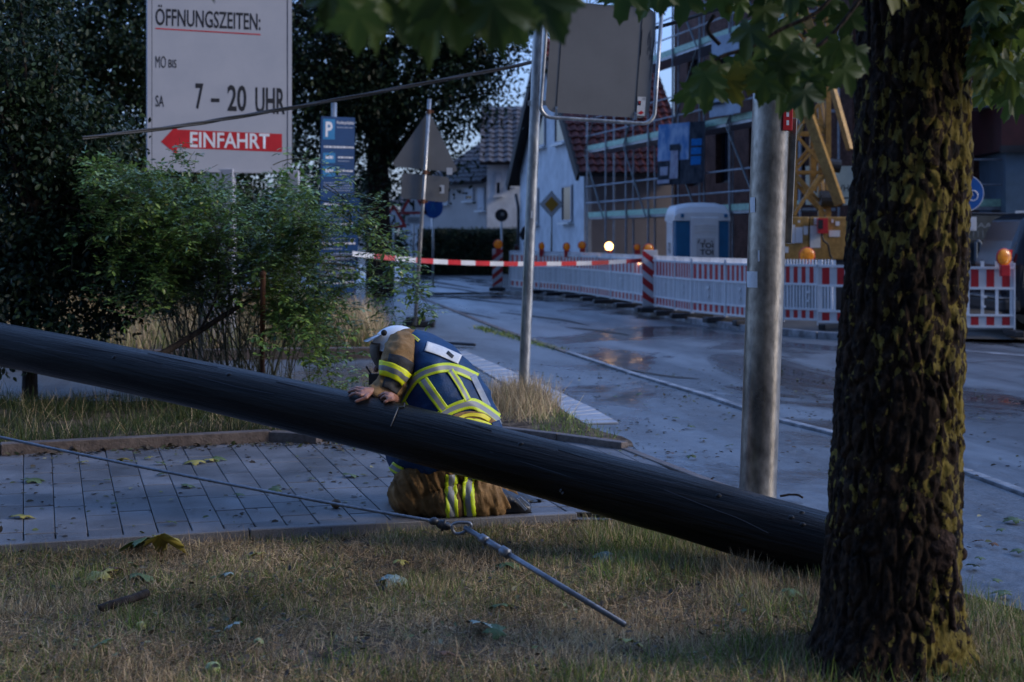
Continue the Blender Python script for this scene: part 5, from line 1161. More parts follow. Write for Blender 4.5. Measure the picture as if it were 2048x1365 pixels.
def put_barrier(pa, pb, kind, label, zoff=0):
    a = G(*pa); c = G(*pb); src = bar0 if kind == 0 else bar1
    t = src if not used[kind] else copytree(src); used[kind] = True
    d = c-a; t.location = (a.x, a.y, a.z+.06+zoff); t.rotation_euler = (0, 0, math.atan2(d.y, d.x)); t.scale = (d.length/1.95, 1, 1.0)
    tag(t, label, 'barrier', 'red and white barrier fence panels'); return t
seq = [(1020,583),(1079,588),(1120,592),(1160,597),(1196,603),(1222,608),(1267,616),(1312,625),(1351,632),(1384,638),(1452,646),(1510,652)]
lab = ['barrier panel at the far left end of the row beside the far striped beacon post','barrier panel just right of the slim framed sign post','barrier panel left of the priority road sign pole','barrier panel under the priority road sign','barrier panel right of the priority road sign, before the lit amber lamp','barrier panel below the lit amber lamp','barrier panel directly left of the near striped beacon post','barrier panel directly right of the near striped beacon post','narrow looking barrier panel in front of the blue left side of the toilet','barrier panel in front of the white toilet door','barrier panel touching the left edge of the thick steel post']
for k in range(len(seq)-1): put_barrier(seq[k], seq[k+1], 0, lab[k])
put_barrier((1566,655), (1666,659), 0, 'barrier panel directly right of the thick steel post, below the crane notices'); put_barrier((1634,662), (1760,664), 1, 'open slatted barrier panel touching the left edge of the big tree trunk'); put_barrier((1900,672), (2030,673), 1, 'open slatted barrier panel between the big tree and the dark van')
# striped beacon posts
def beacon(label, px, py, hh, w, mirror):
    c = G(px, py); t = thing('beacon_post', c, label, 'beacon post', 'striped beacon posts by the barriers'); q = MB(); q.box(c+V(0,0,.10+hh/2), (w,.05,hh)); q.build('panel', M['refw'], t, bevel=.01)
    q = MB(); O = c+V(-w/2,-.027,.10); n = 4
    for k in range(n):
        z0_ = hh*(k+.15)/n; pts4 = [(0,z0_),(w,z0_-hh*.12),(w,z0_+hh*.13),(0,z0_+hh*.25)] if mirror else [(0,z0_+hh*.12-0),(w,z0_-hh*.0-hh*.12),(w,z0_+hh*.01),(0,z0_+hh*.25)]
        if not mirror: pts4 = [(0,z0_+.12*hh),(w,z0_-.10*hh),(w,z0_+.03*hh),(0,z0_+.25*hh)]
        else: pts4 = [(w,z0_+.12*hh),(0,z0_-.10*hh),(0,z0_+.03*hh),(w,z0_+.25*hh)]
        q.prism([O+V(x,0,max(0, min(hh, z))) for x, z in pts4], (0,.002,0))
    q.build('red_stripes', M['red'], t)
    q = MB(); q.box(c+V(0,0,.05), (.42,.8,.10)); q.build('foot', M['black'], t, bevel=.02); return t
beacon('far red and white striped beacon post at the left end of the barriers', 995, 582, 1.0, .27, True)
beacon('near red and white striped beacon post in the middle of the barrier row', 1300, 624, 1.06, .29, False)
# amber warning lamps
def lamp(label, px, py, d, r, m, tilt=0):
    c = P(px, py, d); t = thing('warning_lamp', c-V(0,0,.24), label, 'warning lamp', 'amber warning lamps on the barriers'); q = MB(); R3 = Matrix.Rotation(tilt, 3, 'Z')
    r *= 1.12; q.ball(c, (r, r*.42, r), 18, 12, R3); q.build('lens', m, t, smooth=True)
    q = MB(); ring = [c+R3 @ V(math.cos(a)*r, 0, math.sin(a)*r) for a in [2*math.pi*i/20 for i in range(21)]]; q.tube(ring, .012, 6); q.build('lens_ring', M['red'] if m != M['unlit'] else M['dark'], t, smooth=True)
    q = MB(); q.box(c+V(.01,0,-r-.07), (.13,.09,.16)); q.build('battery_box', M['red'] if d > 26 or True else M['dark'], t, bevel=.01); return t
lamp('amber warning lamp on the far striped beacon post', 996, 489, 37.0, .105, M['amber'], .3)
lamp('dark unlit warning lamp left of the slim framed sign post', 1033, 497, 37.2, .09, M['unlit'], 1.0)
lamp('amber warning lamp right of the slim framed sign post', 1083, 493, 35, .085, M['amber'], .8)
lamp('amber warning lamp beneath the right edge of the priority road sign', 1133, 494, 33.5, .085, M['amber'], .6)
lamp('dull amber warning lamp at the corner where the gable house wall turns grey', 1164, 491, 34, .08, M['amber'])
lt = lamp('brightly lit warning lamp glowing in the barrier row', 1218, 493, 31.5, .085, M['lit'])
lamp('small dull warning lamp left of the near striped beacon post', 1274, 495, 33, .065, M['amber'])
lamp('amber warning lamp on the near striped beacon post', 1297, 500, 27.4, .10, M['amber'], .4)
lamp('amber warning lamp right of the thick steel post, under the crane notices', 1614, 511, 24.0, .115, M['amber'])
lamp('big amber warning lamp beside the dark van', 2008, 515, 20.0, .105, M['amber'], .3)
for (px, py, d) in ((1218,493,31.2),(1276,512,28.2),(1377,512,26.6)):  # first is the lit lamp; other two are added, imitating warm barrier reflections
    pl_ = bpy.data.lights.new('lamp_and_added_glow', 'POINT'); pl_.energy = 1.3 if px == 1276 else .8; pl_.color = (1,.62,.30); pl_.shadow_soft_size = .05; po = bpy.data.objects.new('lamp_and_added_glow', pl_); COL.objects.link(po); po.location = P(px, py+14, d-.35)
# ---------------------------------------------------------------- red and white tape
tpw = thing('barrier_tape', P(730,560,23), 'red and white barrier tape strung across the road from bush to near beacon post', 'tape')
pp_ = spline([P(705,508,22.0), P(760,514,22.4), P(850,522,23.0), P(930,526,24), P(1010,528,25), P(1100,528,26), P(1200,526,27), P(1300,520,27.6)], 30); tl_ = 0.; MR = MB()
for i in range(len(pp_)-1):
    a, c = pp_[i], pp_[i+1]; L_ = (c-a).length; seg = int(tl_/.42) % 2; MR.mi = seg; MR.poly([a-up_*.04, c-up_*.04, c+up_*.04+V(0,.01,0), a+up_*.04+V(0,.01,0)]); tl_ += L_
MR.build('ribbon', [M['refw'], M['red']], tpw, recalc=False)
# ---------------------------------------------------------------- small road signs
M['signred'] = mat('sign_red', (.42,.04,.04), .4, var=.1); M['signblue'] = mat('sign_blue', (.01,.10,.36), .35, var=.1); M['signyel'] = mat('sign_yellow', (.62,.30,.02), .4, var=.1)
def post_sign(name, label, px, py, d, ph, cat='road sign', off=0):
    c = P(px, py, d); t = thing(name, V(c.x, d, -.05), label, cat); q = MB(); q.tube([V(c.x+off, d+.06, -.1), V(c.x, d+.06, c.z+ph)], .032, 10); q.build('post', M['galv'], t, smooth=True); return t, c
t, c = post_sign('roadworks_sign', 'small red triangle roadworks sign on a thin pole beyond the tape', 787, 438, 46, .3)
q = MB(); q.prism([c+V(x, 0, z) for x, z in tri((0,-.02), .52, .04)], (0,.02,0)); q.build('red_triangle', M['signred'], t); q = MB(); q.prism([c+V(x, -.004, z) for x, z in tri((0,-.02), .35, .03)], (0,.003,0)); q.build('white_face', M['tw'], t)
q = MB(); q.prism([c+V(x, -.008, z) for x, z in ((-.10,-.18),(-.02,-.02),(.02,.02),(-.01,.10),(.04,.12),(.07,.03),(.05,-.05),(.10,-.18),(.06,-.18),(.02,-.08),(-.04,-.18))], (0,.003,0)); q.prism([c+V(x, -.008, z) for x, z in ((.10,-.18),(.22,-.18),(.16,-.11))], (0,.003,0)); q.build('worker_symbol', M['ink'], t)
t, c = post_sign('narrowing_sign', 'red triangle sign with white plate below, under the grey square sign back', 827, 412, 42, .4)
q = MB(); q.prism([c+V(x, 0, z) for x, z in tri((0,0), .50, .04)], (0,.02,0)); q.build('red_triangle', M['signred'], t); q = MB(); q.prism([c+V(x, -.004, z) for x, z in tri((0,0), .34, .03)], (0,.003,0)); q.build('white_face', M['tw'], t)
q = MB(); q.prism([c+V(x,-.008,z) for x, z in ((-.03,-.14),(.03,-.14),(.03,.16),(-.03,.16))], (0,.003,0)); q.build('arrow_symbol', M['ink'], t)
q = MB(); q.box(c+V(0,0,-.42), (.46,.02,.24)); o = q.build('text_plate', M['sticker'], t); 
for dz in (-.37,-.42,-.47): q = MB(); q.box(c+V(0,-.012,dz), (.34,.004,.018)); q.build('text_line', M['ink'], o)
t, c = post_sign('blue_round_sign', 'blue round sign half hidden behind the square sign plate', 866, 414, 42, .2)
q = MB(); q.prism([c+V(math.cos(a)*.30, 0, math.sin(a)*.34) for a in [2*math.pi*i/28 for i in range(28)]], (0,.02,0)); q.build('disc', M['signblue'], t); q = MB(); q.prism([c+V(x,-.006,z) for x, z in ((-.08,-.12),(0,.14),(.08,-.12),(.04,-.12),(0,.02),(-.04,-.12))], (0,.003,0)); q.build('symbol', M['blue2'], t)
t, c = post_sign('round_sign_back', 'dark back of a round road sign on a pale pole before the white house', 1003, 431, 44, .15)
q = MB(); q.prism([c+V(math.cos(a)*.20, .0, math.sin(a)*.20) for a in [2*math.pi*i/28 for i in range(28)]], (0,.02,0)); q.build('disc', M['dark'], t); q = MB(); q.box(c+V(.03,-.02,.03), (.10,.02,.10)); q.build('bracket', M['galv'], t)
t, c = post_sign('priority_road_sign', 'yellow and white diamond priority road sign on a thin pole before the gable house', 1103, 409, 41, .38)
for s_, m, e, nm in ((.345,'back',0,'diamond_plate'),(.325,'tw',-.012,'white_border'),(.20,'signyel',-.022,'yellow_centre')):
    q = MB(); q.prism([c+V(s_*1.0*math.cos(a), e, s_*1.12*math.sin(a)) for a in (0, math.pi/2, math.pi, 3*math.pi/2)], (0,.01,0)); q.build(nm, M[m], t)
t, c = post_sign('dark_lamp_box', 'dark angular street lamp box against the gable house wall', 1048, 470, 42, -.2)
q = MB(); q.prism([c+V(x,0,z) for x, z in ((-.14,.0),(-.04,.22),(.08,.30),(.16,.12),(.10,-.14),(-.06,-.16))], (0,.25,0)); q.build('housing', M['dark'], t); q = MB(); q.box(c+V(.09,-.02,.10), (.05,.03,.14)); q.build('lens', M['unlit'], t)
# cycle path sign right of the tree
t, c = post_sign('cycle_path_sign', 'round blue sign with white bicycle emerging behind the right side of the big tree', 1930, 387, 20.6, .9)
q = MB(); q.prism([c+V(math.cos(a)*.265, -.03, math.sin(a)*.265) for a in [2*math.pi*i/40 for i in range(40)]], (0,.01,0)); q.build('white_rim', M['tw'], t); q = MB(); q.prism([c+V(math.cos(a)*.253, -.036, math.sin(a)*.253) for a in [2*math.pi*i/40 for i in range(40)]], (0,.004,0)); q.build('disc', M['signblue'], t)
q = MB()
def ring(cx, cz, r, w=.007): q.tube([c+V(cx+math.cos(a)*r, -.042, cz+math.sin(a)*r) for a in [2*math.pi*i/24 for i in range(25)]], w, 5, cap=False)
ring(.10,-.035,.072); ring(-.11,-.035,.072)
for (x0_, z0_), (x1_, z1_) in (((-.11,-.035),(-.06,.05)),((-.06,.05),(.06,.05)),((.06,.05),(-.01,-.04)),((-.01,-.04),(-.06,.05)),((-.11,-.035),(-.01,-.04)),((.10,-.035),(.05,.085)),((.02,.09),(.07,.085)),((-.09,.065),(-.04,.065))): q.bar(c+V(x0_,-.042,z0_), c+V(x1_,-.042,z1_), .012)
q.build('bicycle_symbol', M['tw'], t)
q = MB(); q.box(P(1937,448,20.55), (.23,.012,.20)); o = q.build('small_plate', M['sticker'], t); q = MB(); q.box(P(1937,448,20.54), (.18,.006,.15)); q.build('plate_field', M['refw'], o)
# dark printed mesh screen and white banner beyond the barriers
ms = thing('screen_fence', P(1990,640,25), 'dark mesh screen fence with faint mirrored lettering behind the barrier beside the van', 'fence')
pm = Plate(P(1880,528,25), P(2036,530,25.2)-P(1880,528,25), V(0,0,P(0,426,25).z-P(0,528,25).z), ms); pm.slab('mesh_screen', mat('dark_mesh', (.018,.028,.036), .7, col2=(.035,.05,.06), vs=8, bump=.5, bs=120), .01)
M['faint'] = mat('faint_print', (.16,.19,.22), .6, col2=(.10,.13,.16), vs=10)
pm.txt('screen_letters', 'RAAB', .40, .72, .74, .82, M['faint'], .004, .03, mirror=True)
for k in range(8): pm.shape('screen_print', M['faint'], [(.36+.06*k,.52+.02*(k%3)),(.37+.06*k,.52),(.37+.06*k,.66),(.36+.06*k,.66+.03*(k%2))], .004)
for k in range(3): q = MB(); x = .44+.10*k; q.tube([pm.at(x,.06,.05), pm.at(x,.42,.05), pm.at(x+.03,.46,.05), pm.at(x+.06,.42,.05), pm.at(x+.06,.06,.05)], .03, 6); q.build('plastic_loop', M['faint'], ms)
q = MB(); q.tube([pm.at(.4,.47,.04), pm.at(1.0,.47,.04)], .015, 6); q.tube([pm.at(0,1.0,0), pm.at(1,1.0,0)], .02, 6); 
for u in (0, .5, 1): q.tube([pm.at(u,-.35,-.03), pm.at(u,1.02,-.03)], .022, 6)
q.build('fence_frame', M['dark'], ms)
cloth_plate('white_tarpaulin', 'white hanging tarpaulin behind the roof of the dark van', 'tarpaulin', [(2030,560,23),(2130,560,23),(2130,420,23),(2030,422,23)], [('cloth', M['cloth'], 0, 1, 0, 1, 0)])
# ---------------------------------------------------------------- dark van at the right edge
M['car'] = mat('dark_car_paint', (.010,.012,.020), .18, .2, var=.1, spec=.7); M['tail'] = mat('lit_tail_lamp', (.35,.01,.01), .2, emit=(1,.05,.02), es=.18)
cv = thing('dark_van', G(2160,662), 'dark blue van with lit red tail lamp cut off by the right edge', 'van')
vx, vy = P(2019,0,20.2).x, 20.3; Lc, Wc = 4.3, 1.75; prof = [(0.02,.34),(-.02,.62),(.05,1.0),(.16,1.35),(.30,1.66),(.50,1.76),(2.2,1.80),(2.7,1.70),(3.3,1.12),(4.1,.98),(4.3,.7),(4.3,.36),(3.9,.28),(.3,.28)]
b = MB()
secs = [(0,.90),(.05,.97),(.12,1.0),(.5,1.0),(.88,1.0),(.95,.97),(1,.90)]; n = len(prof)
for w, s in secs:
    for x, z in prof: tb = 1-.12*max(0, (z-1.0))/.8*abs(w-.5)*2; b.v.append(V(vx+2.15+(x-2.15)*s, vy+Wc*(.5+(w-.5)*tb), .95+(z-.95)*s-.0))
for i in range(len(secs)-1):
    for k in range(n): k2 = (k+1) % n; b.face((i*n+k, i*n+k2, (i+1)*n+k2, (i+1)*n+k))
b.face(list(range(n))); b.face([(len(secs)-1)*n+k for k in range(n)][::-1]); b.build('body', M['car'], cv, bevel=.03)
for x in (.85, 3.45):
    for y in (vy+.08, vy+Wc-.08):
        q = MB(); q.tube([V(vx+x, y-.11, .25), V(vx+x, y+.11, .25)], .32, 24); w_ = q.build('wheel', M['black'], cv, bevel=.02); q = MB(); q.tube([V(vx+x, y-.125, .25), V(vx+x, y+.125, .25)], .19, 16); q.build('rim', M['galv'], w_)
q = MB(); q.prism([V(vx+x, vy-.012+.1*max(0, z-1.0)/.8, z) for x, z in ((.25,1.05),(1.3,1.05),(1.3,1.60),(.45,1.60))], (0,.02,0)); q.build('side_window', M['glass'], cv)
q = MB(); q.prism([V(vx+x, vy-.012+.1*max(0, z-1.0)/.8, z) for x, z in ((1.4,1.05),(2.9,1.05),(2.5,1.62),(1.4,1.62))], (0,.02,0)); q.build('side_window', M['glass'], cv)
q = MB(); q.prism([V(vx+x-.015, vy+.02, z) for x, z in ((.0,.86),(.04,.86),(.10,1.22),(.06,1.22))], (0,.10,0)); q.build('tail_lamp', M['tail'], cv)
q = MB(); q.box((vx+.08, vy+Wc/2, .42), (.28, Wc*.98, .2)); q.build('bumper', M['black'], cv, bevel=.05)
q = MB(); q.box((vx+.06, vy+Wc/2, .53), (.30, Wc*.96, .015)); q.build('bumper_trim', M['galv'], cv)
# parking-bay marking lines on the far side of the road
q = MB()
for pts4 in ([(1925,700),(2300,728),(2300,732),(1925,703)], [(1975,672),(2300,700),(2300,703),(1975,674)]): q.poly([G(x, y, RZ+.004) for x, y in pts4])
tag(q.build('road_marking', M['kerbl'], recalc=False), kind='structure')
# ---------------------------------------------------------------- fallen leaves, fruit and sticks
ORD = ['leftmost','second from the left','third from the left','fourth from the left','fifth from the left','sixth from the left','seventh from the left','eighth from the left','ninth from the left','tenth from the left','eleventh from the left','rightmost']
def row(lst, m, what, group, z, f=None):
    for i, (x, y, s) in enumerate(sorted(lst)): leaf(x, y, s, M[m], '%s, %s' % (what, ORD[i] if i < len(lst)-1 else 'rightmost'), group, z)
M['lfg'] = leafmat('fallen_leaf_green', [(0,(.06,.10,.03)),(1,(.13,.17,.05))], .4, .2, .4); M['lfy'] = leafmat('fallen_leaf_yellow', [(0,(.30,.27,.05)),(1,(.42,.34,.08))], .45, .2, .4); M['lfp'] = leafmat('fallen_leaf_pale', [(0,(.20,.27,.22)),(1,(.30,.36,.30))], .35, .1, .5); M['lfb'] = leafmat('fallen_leaf_brown', [(0,(.09,.05,.025)),(1,(.16,.08,.04))], .6, .1, .3)
def leaf(px, py, size, m, label, group, z=.016, tmpl=0, tilt=.15, rot=None):
    c = G(px, py, z); r = random.Random(px*7+py); t = thing('fallen_leaf', c, label, 'leaf', group); a = r.uniform(0, 6.28) if rot is None else rot
    o = scatter('blade', [tuple(c+V(0,0,.012))], [(math.cos(a), math.sin(a), r.uniform(-.1,.1)*3*tilt)], [(r.gauss(0,tilt), r.gauss(0,tilt), 1)], size, *MAPLE[tmpl], m, t); s = o.modifiers.new('t', 'SOLIDIFY'); s.thickness = .001
    return t
row([(60,963,.10),(330,950,.05),(375,975,.06),(430,920,.07),(318,928,.05),(700,952,.075),(555,982,.06),(480,992,.04),(215,963,.03),(230,1010,.03),(340,1047,.04),(620,960,.03)], 'lfg', 'green maple leaf lying on the grey paver path', 'green leaves on the pavers', .02)
row([(170,926,.05),(240,922,.06),(300,918,.045),(390,925,.09),(415,922,.07)], 'lfy', 'yellowing leaf lying against the brown kerb of the path', 'yellow leaves along the kerb', .02)
leaf(40,1036,.085, M['lfy'], 'yellow green maple leaf near the left end of the paver path', None, .02)
row([(1115,870,.05),(1280,790,.05),(1350,838,.04),(1380,855,.04),(1545,795,.05),(1405,880,.04),(1380,915,.05),(1700,930,.05),(1460,893,.04),(1290,812,.03),(1230,795,.03)], 'lfg', 'small green leaf lying on the wet pavement', 'small green leaves on the wet pavement', .0)
row([(2032,1042,.07),(2012,1190,.06),(1950,1135,.04),(2000,1063,.03),(2040,1105,.045),(1960,1120,.03),(1990,1165,.03)], 'lfg', 'green leaf on the pavement right of the big tree', 'green leaves right of the tree', .0)
row([(1340,910,.04),(1385,915,.03),(1960,1085,.035),(1985,1092,.03),(690,955,.02),(1575,885,.03)], 'lfb', 'brown shrivelled leaf on the wet pavement', 'brown leaves on the wet pavement', .0)
lw = -.01
leaf(292,1080,.16, M['lfg'], 'large dark green curled leaf on the lawn against the path edge', None, .03, 1, .8, 2.2); leaf(318,1078,.13, M['lfy'], 'yellow green leaf curled upright beside the path edge on the lawn', None, .06, 1, .9, .6)
leaf(205,1150,.13, M['lfy'], 'yellowish leaf in the left cluster on the lawn', None, lw, 2, .4, 3.0); leaf(280,1152,.12, M['lfg'], 'green leaf in the left cluster on the lawn', None, lw, 1, .4, .3); leaf(235,1140,.08, M['lfb'], 'brown leaf between the two cluster leaves on the lawn', None, lw, 1)
leaf(1010,1130,.10, M['lfg'], 'bright green leaf on the lawn under the guy rod', None, lw, 1, .4); leaf(795,1158,.09, M['lfp'], 'pale bluish leaf on the lawn below the kneeling person', None, lw, 1, .3)
for x, y, s, m, l in ((520,1110,.055,'lfy','small yellow leaf on the lawn near the path edge'),(960,1250,.08,'lfp','long pale leaf on the lawn left of the rod foot'),(1000,1268,.06,'lfg','dull green leaf on the lawn beside the long pale leaf'),(1255,1285,.07,'lfy','yellow leaf on the lawn just below the rod foot'),(1585,1185,.06,'lfg','bright green leaf on the lawn left of the tree trunk'),(1215,1115,.07,'lfp','pale leaf on the lawn below the fallen pole'),(1245,1128,.05,'lfg','green leaf touching the pale leaf below the pole'),(885,1310,.05,'lfb','orange brown leaf at the bottom of the lawn'),(465,1255,.05,'lfp','small pale leaf at lower left of the lawn'),(200,1292,.06,'lfg','dark green leaf at the lower left of the lawn'),(460,1150,.045,'lfp','pale leaf in the middle of the lawn'),(1000,1215,.06,'lfg','green leaf on the lawn left of the rod'),(800,1125,.05,'lfy','yellow leaf above the pale bluish leaf')):
    leaf(x, y, s, M[m], l, None, lw, random.randrange(3), .45)
leaf(290,660,.09, M['lfg'], 'green leaf lying behind the kneeling person on the driveway', None, .0) if False else None
leaf(705,762,.10, M['lfg'], 'green leaf lying on the driveway left of the kneeling person', None, .0)
def fruit(px, py, r_, m, name, label, z, cat='fruit'):
    c = G(px, py, z); t = MB(); t.ball(c+V(0,0,r_*.8), (r_, r_, r_*.92), 20, 14)
    for i in range(len(t.v)): t.v[i] += (t.v[i]-c).normalized()*r_*.14*noise.noise(t.v[i]*90)
    o = t.build(name, m, None, org=c, smooth=True); tag(o, label, cat)
fruit(672,1016,.026, mat('brown_husk', (.10,.055,.03), .7, col2=(.20,.12,.06), vs=40, bump=.6, bs=150), 'walnut', 'round brown nut lying on the pavers under the guy wire', .016, 'nut')
fy = mat('windfall_yellow', (.32,.27,.06), .5, col2=(.42,.36,.10), vs=20); fg_ = mat('windfall_green', (.18,.22,.07), .5, col2=(.30,.34,.12), vs=20)
fruit(282,1262,.020, fy, 'windfall_fruit', 'small yellow fruit on the lawn near the left edge', -.04); fruit(517,1294,.018, fg_, 'windfall_fruit', 'small green fruit in the lower middle of the lawn', -.04); fruit(425,1351,.026, fg_, 'windfall_fruit', 'pale green fruit cut by the bottom edge of the picture', -.04)
def stick(label, pts, r_, m=M['bark2'], name='stick'):
    c = pts[0]; q = MB(); q.tube(spline(pts, 5), r_, 8); 
    for i in range(len(q.v)): q.v[i] += V(1,1,1)*.004*noise.noise(q.v[i]*25)
    o = q.build(name, m, None, org=c, smooth=True); tag(o, label, 'stick')
stick('dark broken stick lying on the lawn at lower left', [G(198,1218,.0), G(240,1205,.012), G(292,1188,.012)], .017)
stick('thin twig lying on the wet pavement right of the steel post', [G(1560,992,.01), G(1590,990,.02), G(1605,996,.01)], .006)
stick('long thin bar lying on the pavement right of the sign foot', [G(870,685,.02), G(950,690,.02)], .02, M['dark'], 'metal_bar')
sc2 = np.random.default_rng(77)
C = []; 
while len(C) < 2600:
    x = sc2.uniform(-3.6, 4.5); y = sc2.uniform(6.2, 16)
    if abs(x/y) > .42: continue
    k = noise.noise(V(x*1.5, y*1.5, 6))
    if sc2.random() > .35+.9*k: continue
    if y < edge_y(x)+.05: continue
    if -2.2 < x < .75 and bed1f(x)-.1 < y < bed1b(x)+.1: continue
    on_road = x > interp([(p.y, p.x) for p in sorted(KL, key=lambda p: p.y)], y); C.append((x, y, RZ+.003 if on_road else .018 if y < 9.3 else -.007))
C = np.array(C); n = len(C); D = np.stack([sc2.normal(size=n), sc2.normal(size=n), sc2.normal(size=n)*.15], 1); U = np.stack([sc2.normal(size=n)*.3, sc2.normal(size=n)*.3, np.ones(n)], 1)
M['deb'] = leafmat('litter_bits', [(0,(.03,.02,.012)),(.6,(.07,.05,.025)),(.9,(.09,.11,.03)),(1,(.25,.22,.12))], .6, .1, .3)
tag(scatter('leaf_litter', C, D, U, .027*sc2.uniform(.4, 1.7, n), *LEAF, M['deb'], org=(0,0,0)), 'tiny bark and leaf crumbs scattered over the pavers and wet pavement', 'litter', kind='stuff')
C = []
while len(C) < 3000:
    y = 3.2+sc2.random()*4; x = sc2.uniform(-.42*y, .42*y)
    if y > edge_y(x)-.02: continue
    C.append((x, y, -.028+.03*sc2.random()))
C = np.array(C); n = len(C); D = sc2.normal(size=(n,3))*[1,1,.3]; U = np.stack([sc2.normal(size=n)*.5, sc2.normal(size=n)*.5, np.ones(n)], 1)
tag(scatter('leaf_litter', C, D, U, .022*sc2.uniform(.4, 1.6, n), *LEAF, M['deb'], org=(0,0,0)), 'brown and green leaf crumbs caught in the lawn', 'litter', kind='stuff')
n = 380; C = np.stack([sc2.uniform(-3.2, -.6, n), np.zeros(n), np.full(n, .02)], 1)
for i in range(n): C[i, 1] = interp([(-3.4,9.05),(-1.6,9.6),(-1.2,9.5),(0,9.4)], C[i, 0])-abs(sc2.normal()*.10)
tag(scatter('leaf_litter', C, sc2.normal(size=(n,3))*[1,1,.3], np.stack([sc2.normal(size=n)*.4, sc2.normal(size=n)*.4, np.ones(n)], 1), .04*sc2.uniform(.4, 1.4, n), *LEAF, M['deb'], org=(0,0,0)), 'yellow leaf scraps gathered along the brown kerb', 'litter', kind='stuff')
# ---------------------------------------------------------------- the kneeling person
def remesh(mb, vox, sm=4, fn=None):
    me = bpy.data.meshes.new('t'); me.from_pydata([tuple(p) for p in mb.v], [], mb.f); bm = bmesh.new(); bm.from_mesh(me); bmesh.ops.recalc_face_normals(bm, faces=bm.faces); bm.to_mesh(me); bm.free()
    o = bpy.data.objects.new('t', me); COL.objects.link(o); r = o.modifiers.new('r', 'REMESH'); r.mode = 'VOXEL'; r.voxel_size = vox; s = o.modifiers.new('s', 'SMOOTH'); s.factor = .5; s.iterations = sm
    dg = bpy.context.evaluated_depsgraph_get(); dg.update(); m2 = bpy.data.meshes.new_from_object(o.evaluated_get(dg)); bpy.data.objects.remove(o)
    if fn is not None:
        m2.update(); N_ = [v.normal.copy() for v in m2.vertices]
        for v, n_ in zip(m2.vertices, N_): v.co = v.co+n_*fn(v.co, n_)
        m2.update()
    return m2
def mount(name, me, m, parent):
    o0 = wloc(parent)
    for v in me.vertices: v.co = v.co-o0
    me.materials.clear(); me.materials.append(m); me.polygons.foreach_set('use_smooth', [True]*len(me.polygons)); me.update(); me.name = name; return link(name, me, parent)
def bvh_of(me): return BVHTree.FromPolygons([v.co.copy() for v in me.vertices], [tuple(p.vertices) for p in me.polygons])
CAMP = V(0, 0, H)
def cast(bvh, px, py, e):
    d = (P(px, py, 1.)-CAMP).normalized(); h, n_, i, dist = bvh.ray_cast(CAMP, d, 30)
    if h is None: return None
    if n_.dot(d) > 0: n_ = -n_
    return h+n_*e
def strip(name, bvh, pts, w, m, parent, e=.004, na=9, step=4., th=.002, edge_soft=True):
    """ribbon draped on the clothing; pts picture polyline, w width in picture px (number or list)"""
    q = [Vector((x, y, 0)) for x, y in pts]; q = spline(q, 6); L_ = [0]
    for a, c in zip(q[:-1], q[1:]): L_.append(L_[-1]+(c-a).length)
    n = max(3, int(L_[-1]/step)); b = MB(); ok = []; uvs = []
    for i in range(n+1):
        s = L_[-1]*i/n; j = max(0, min(len(q)-2, next((k for k in range(len(L_)-1) if L_[k+1] >= s), len(q)-2))); f = (s-L_[j])/max(1e-6, L_[j+1]-L_[j]); p = q[j].lerp(q[j+1], f); t = (q[j+1]-q[j]).normalized(); nn_ = V(-t.y, t.x, 0)
        ww = w if not isinstance(w, (list, tuple)) else w[0]+(w[1]-w[0])*i/n
        for k in range(na+1):
            u = k/na-.5; c = p+nn_*u*ww; h = cast(bvh, c.x, c.y, e); ok.append(h is not None); b.v.append(h if h is not None else V(0, 0, 0)); uvs.append((s/30., k/na))
    for i in range(n):
        for k in range(na):
            idx = (i*(na+1)+k, (i+1)*(na+1)+k, (i+1)*(na+1)+k+1, i*(na+1)+k+1)
            if all(ok[z] for z in idx) and max((b.v[idx[0]]-b.v[z]).length for z in idx) < .06: b.face(idx, [uvs[z] for z in idx])
    if not b.f: return None
    o = b.build(name, m, parent, recalc=False, smooth=True); sdf = o.modifiers.new('t', 'SOLIDIFY'); sdf.thickness = th; sdf.offset = 0; return o
def stripeM(name, yel=(.72,.86,.02), grey=(.25,.26,.27), lo=.28, ticks=True):
    m = bpy.data.materials.new(name); m.use_nodes = True; t = m.node_tree; b = t.nodes['Principled BSDF']; N = t.nodes.new; L = t.links.new
    uvn = N('ShaderNodeTexCoord'); s = N('ShaderNodeSeparateXYZ'); L(uvn.outputs['UV'], s.inputs[0])
    a = N('ShaderNodeMath'); a.operation = 'SUBTRACT'; a.inputs[1].default_value = .5; L(s.outputs[1], a.inputs[0]); c = N('ShaderNodeMath'); c.operation = 'ABSOLUTE'; L(a.outputs[0], c.inputs[0])
    g_ = N('ShaderNodeMath'); g_.operation = 'GREATER_THAN'; g_.inputs[1].default_value = .5-lo; L(c.outputs[0], g_.inputs[0])
    w = N('ShaderNodeTexWave'); w.inputs['Scale'].default_value = 4.5; mp = N('ShaderNodeMapping'); mp.inputs['Rotation'].default_value = (0, 0, .35); L(uvn.outputs['UV'], mp.inputs[0]); L(mp.outputs[0], w.inputs[0])
    cr = N('ShaderNodeValToRGB'); e = cr.color_ramp.elements; e[0].position = .1; e[0].color = (*[x*(.35 if ticks else .9) for x in yel], 1); e[1].position = .3; e[1].color = (*yel, 1); L(w.outputs[0], cr.inputs[0])
    mx = N('ShaderNodeMix'); mx.data_type = 'RGBA'; mx.inputs[6].default_value = (*grey, 1); L(g_.outputs[0], mx.inputs[0]); L(cr.outputs[0], mx.inputs[7]); L(mx.outputs[2], b.inputs['Base Color']); b.inputs['Roughness'].default_value = .5; return m
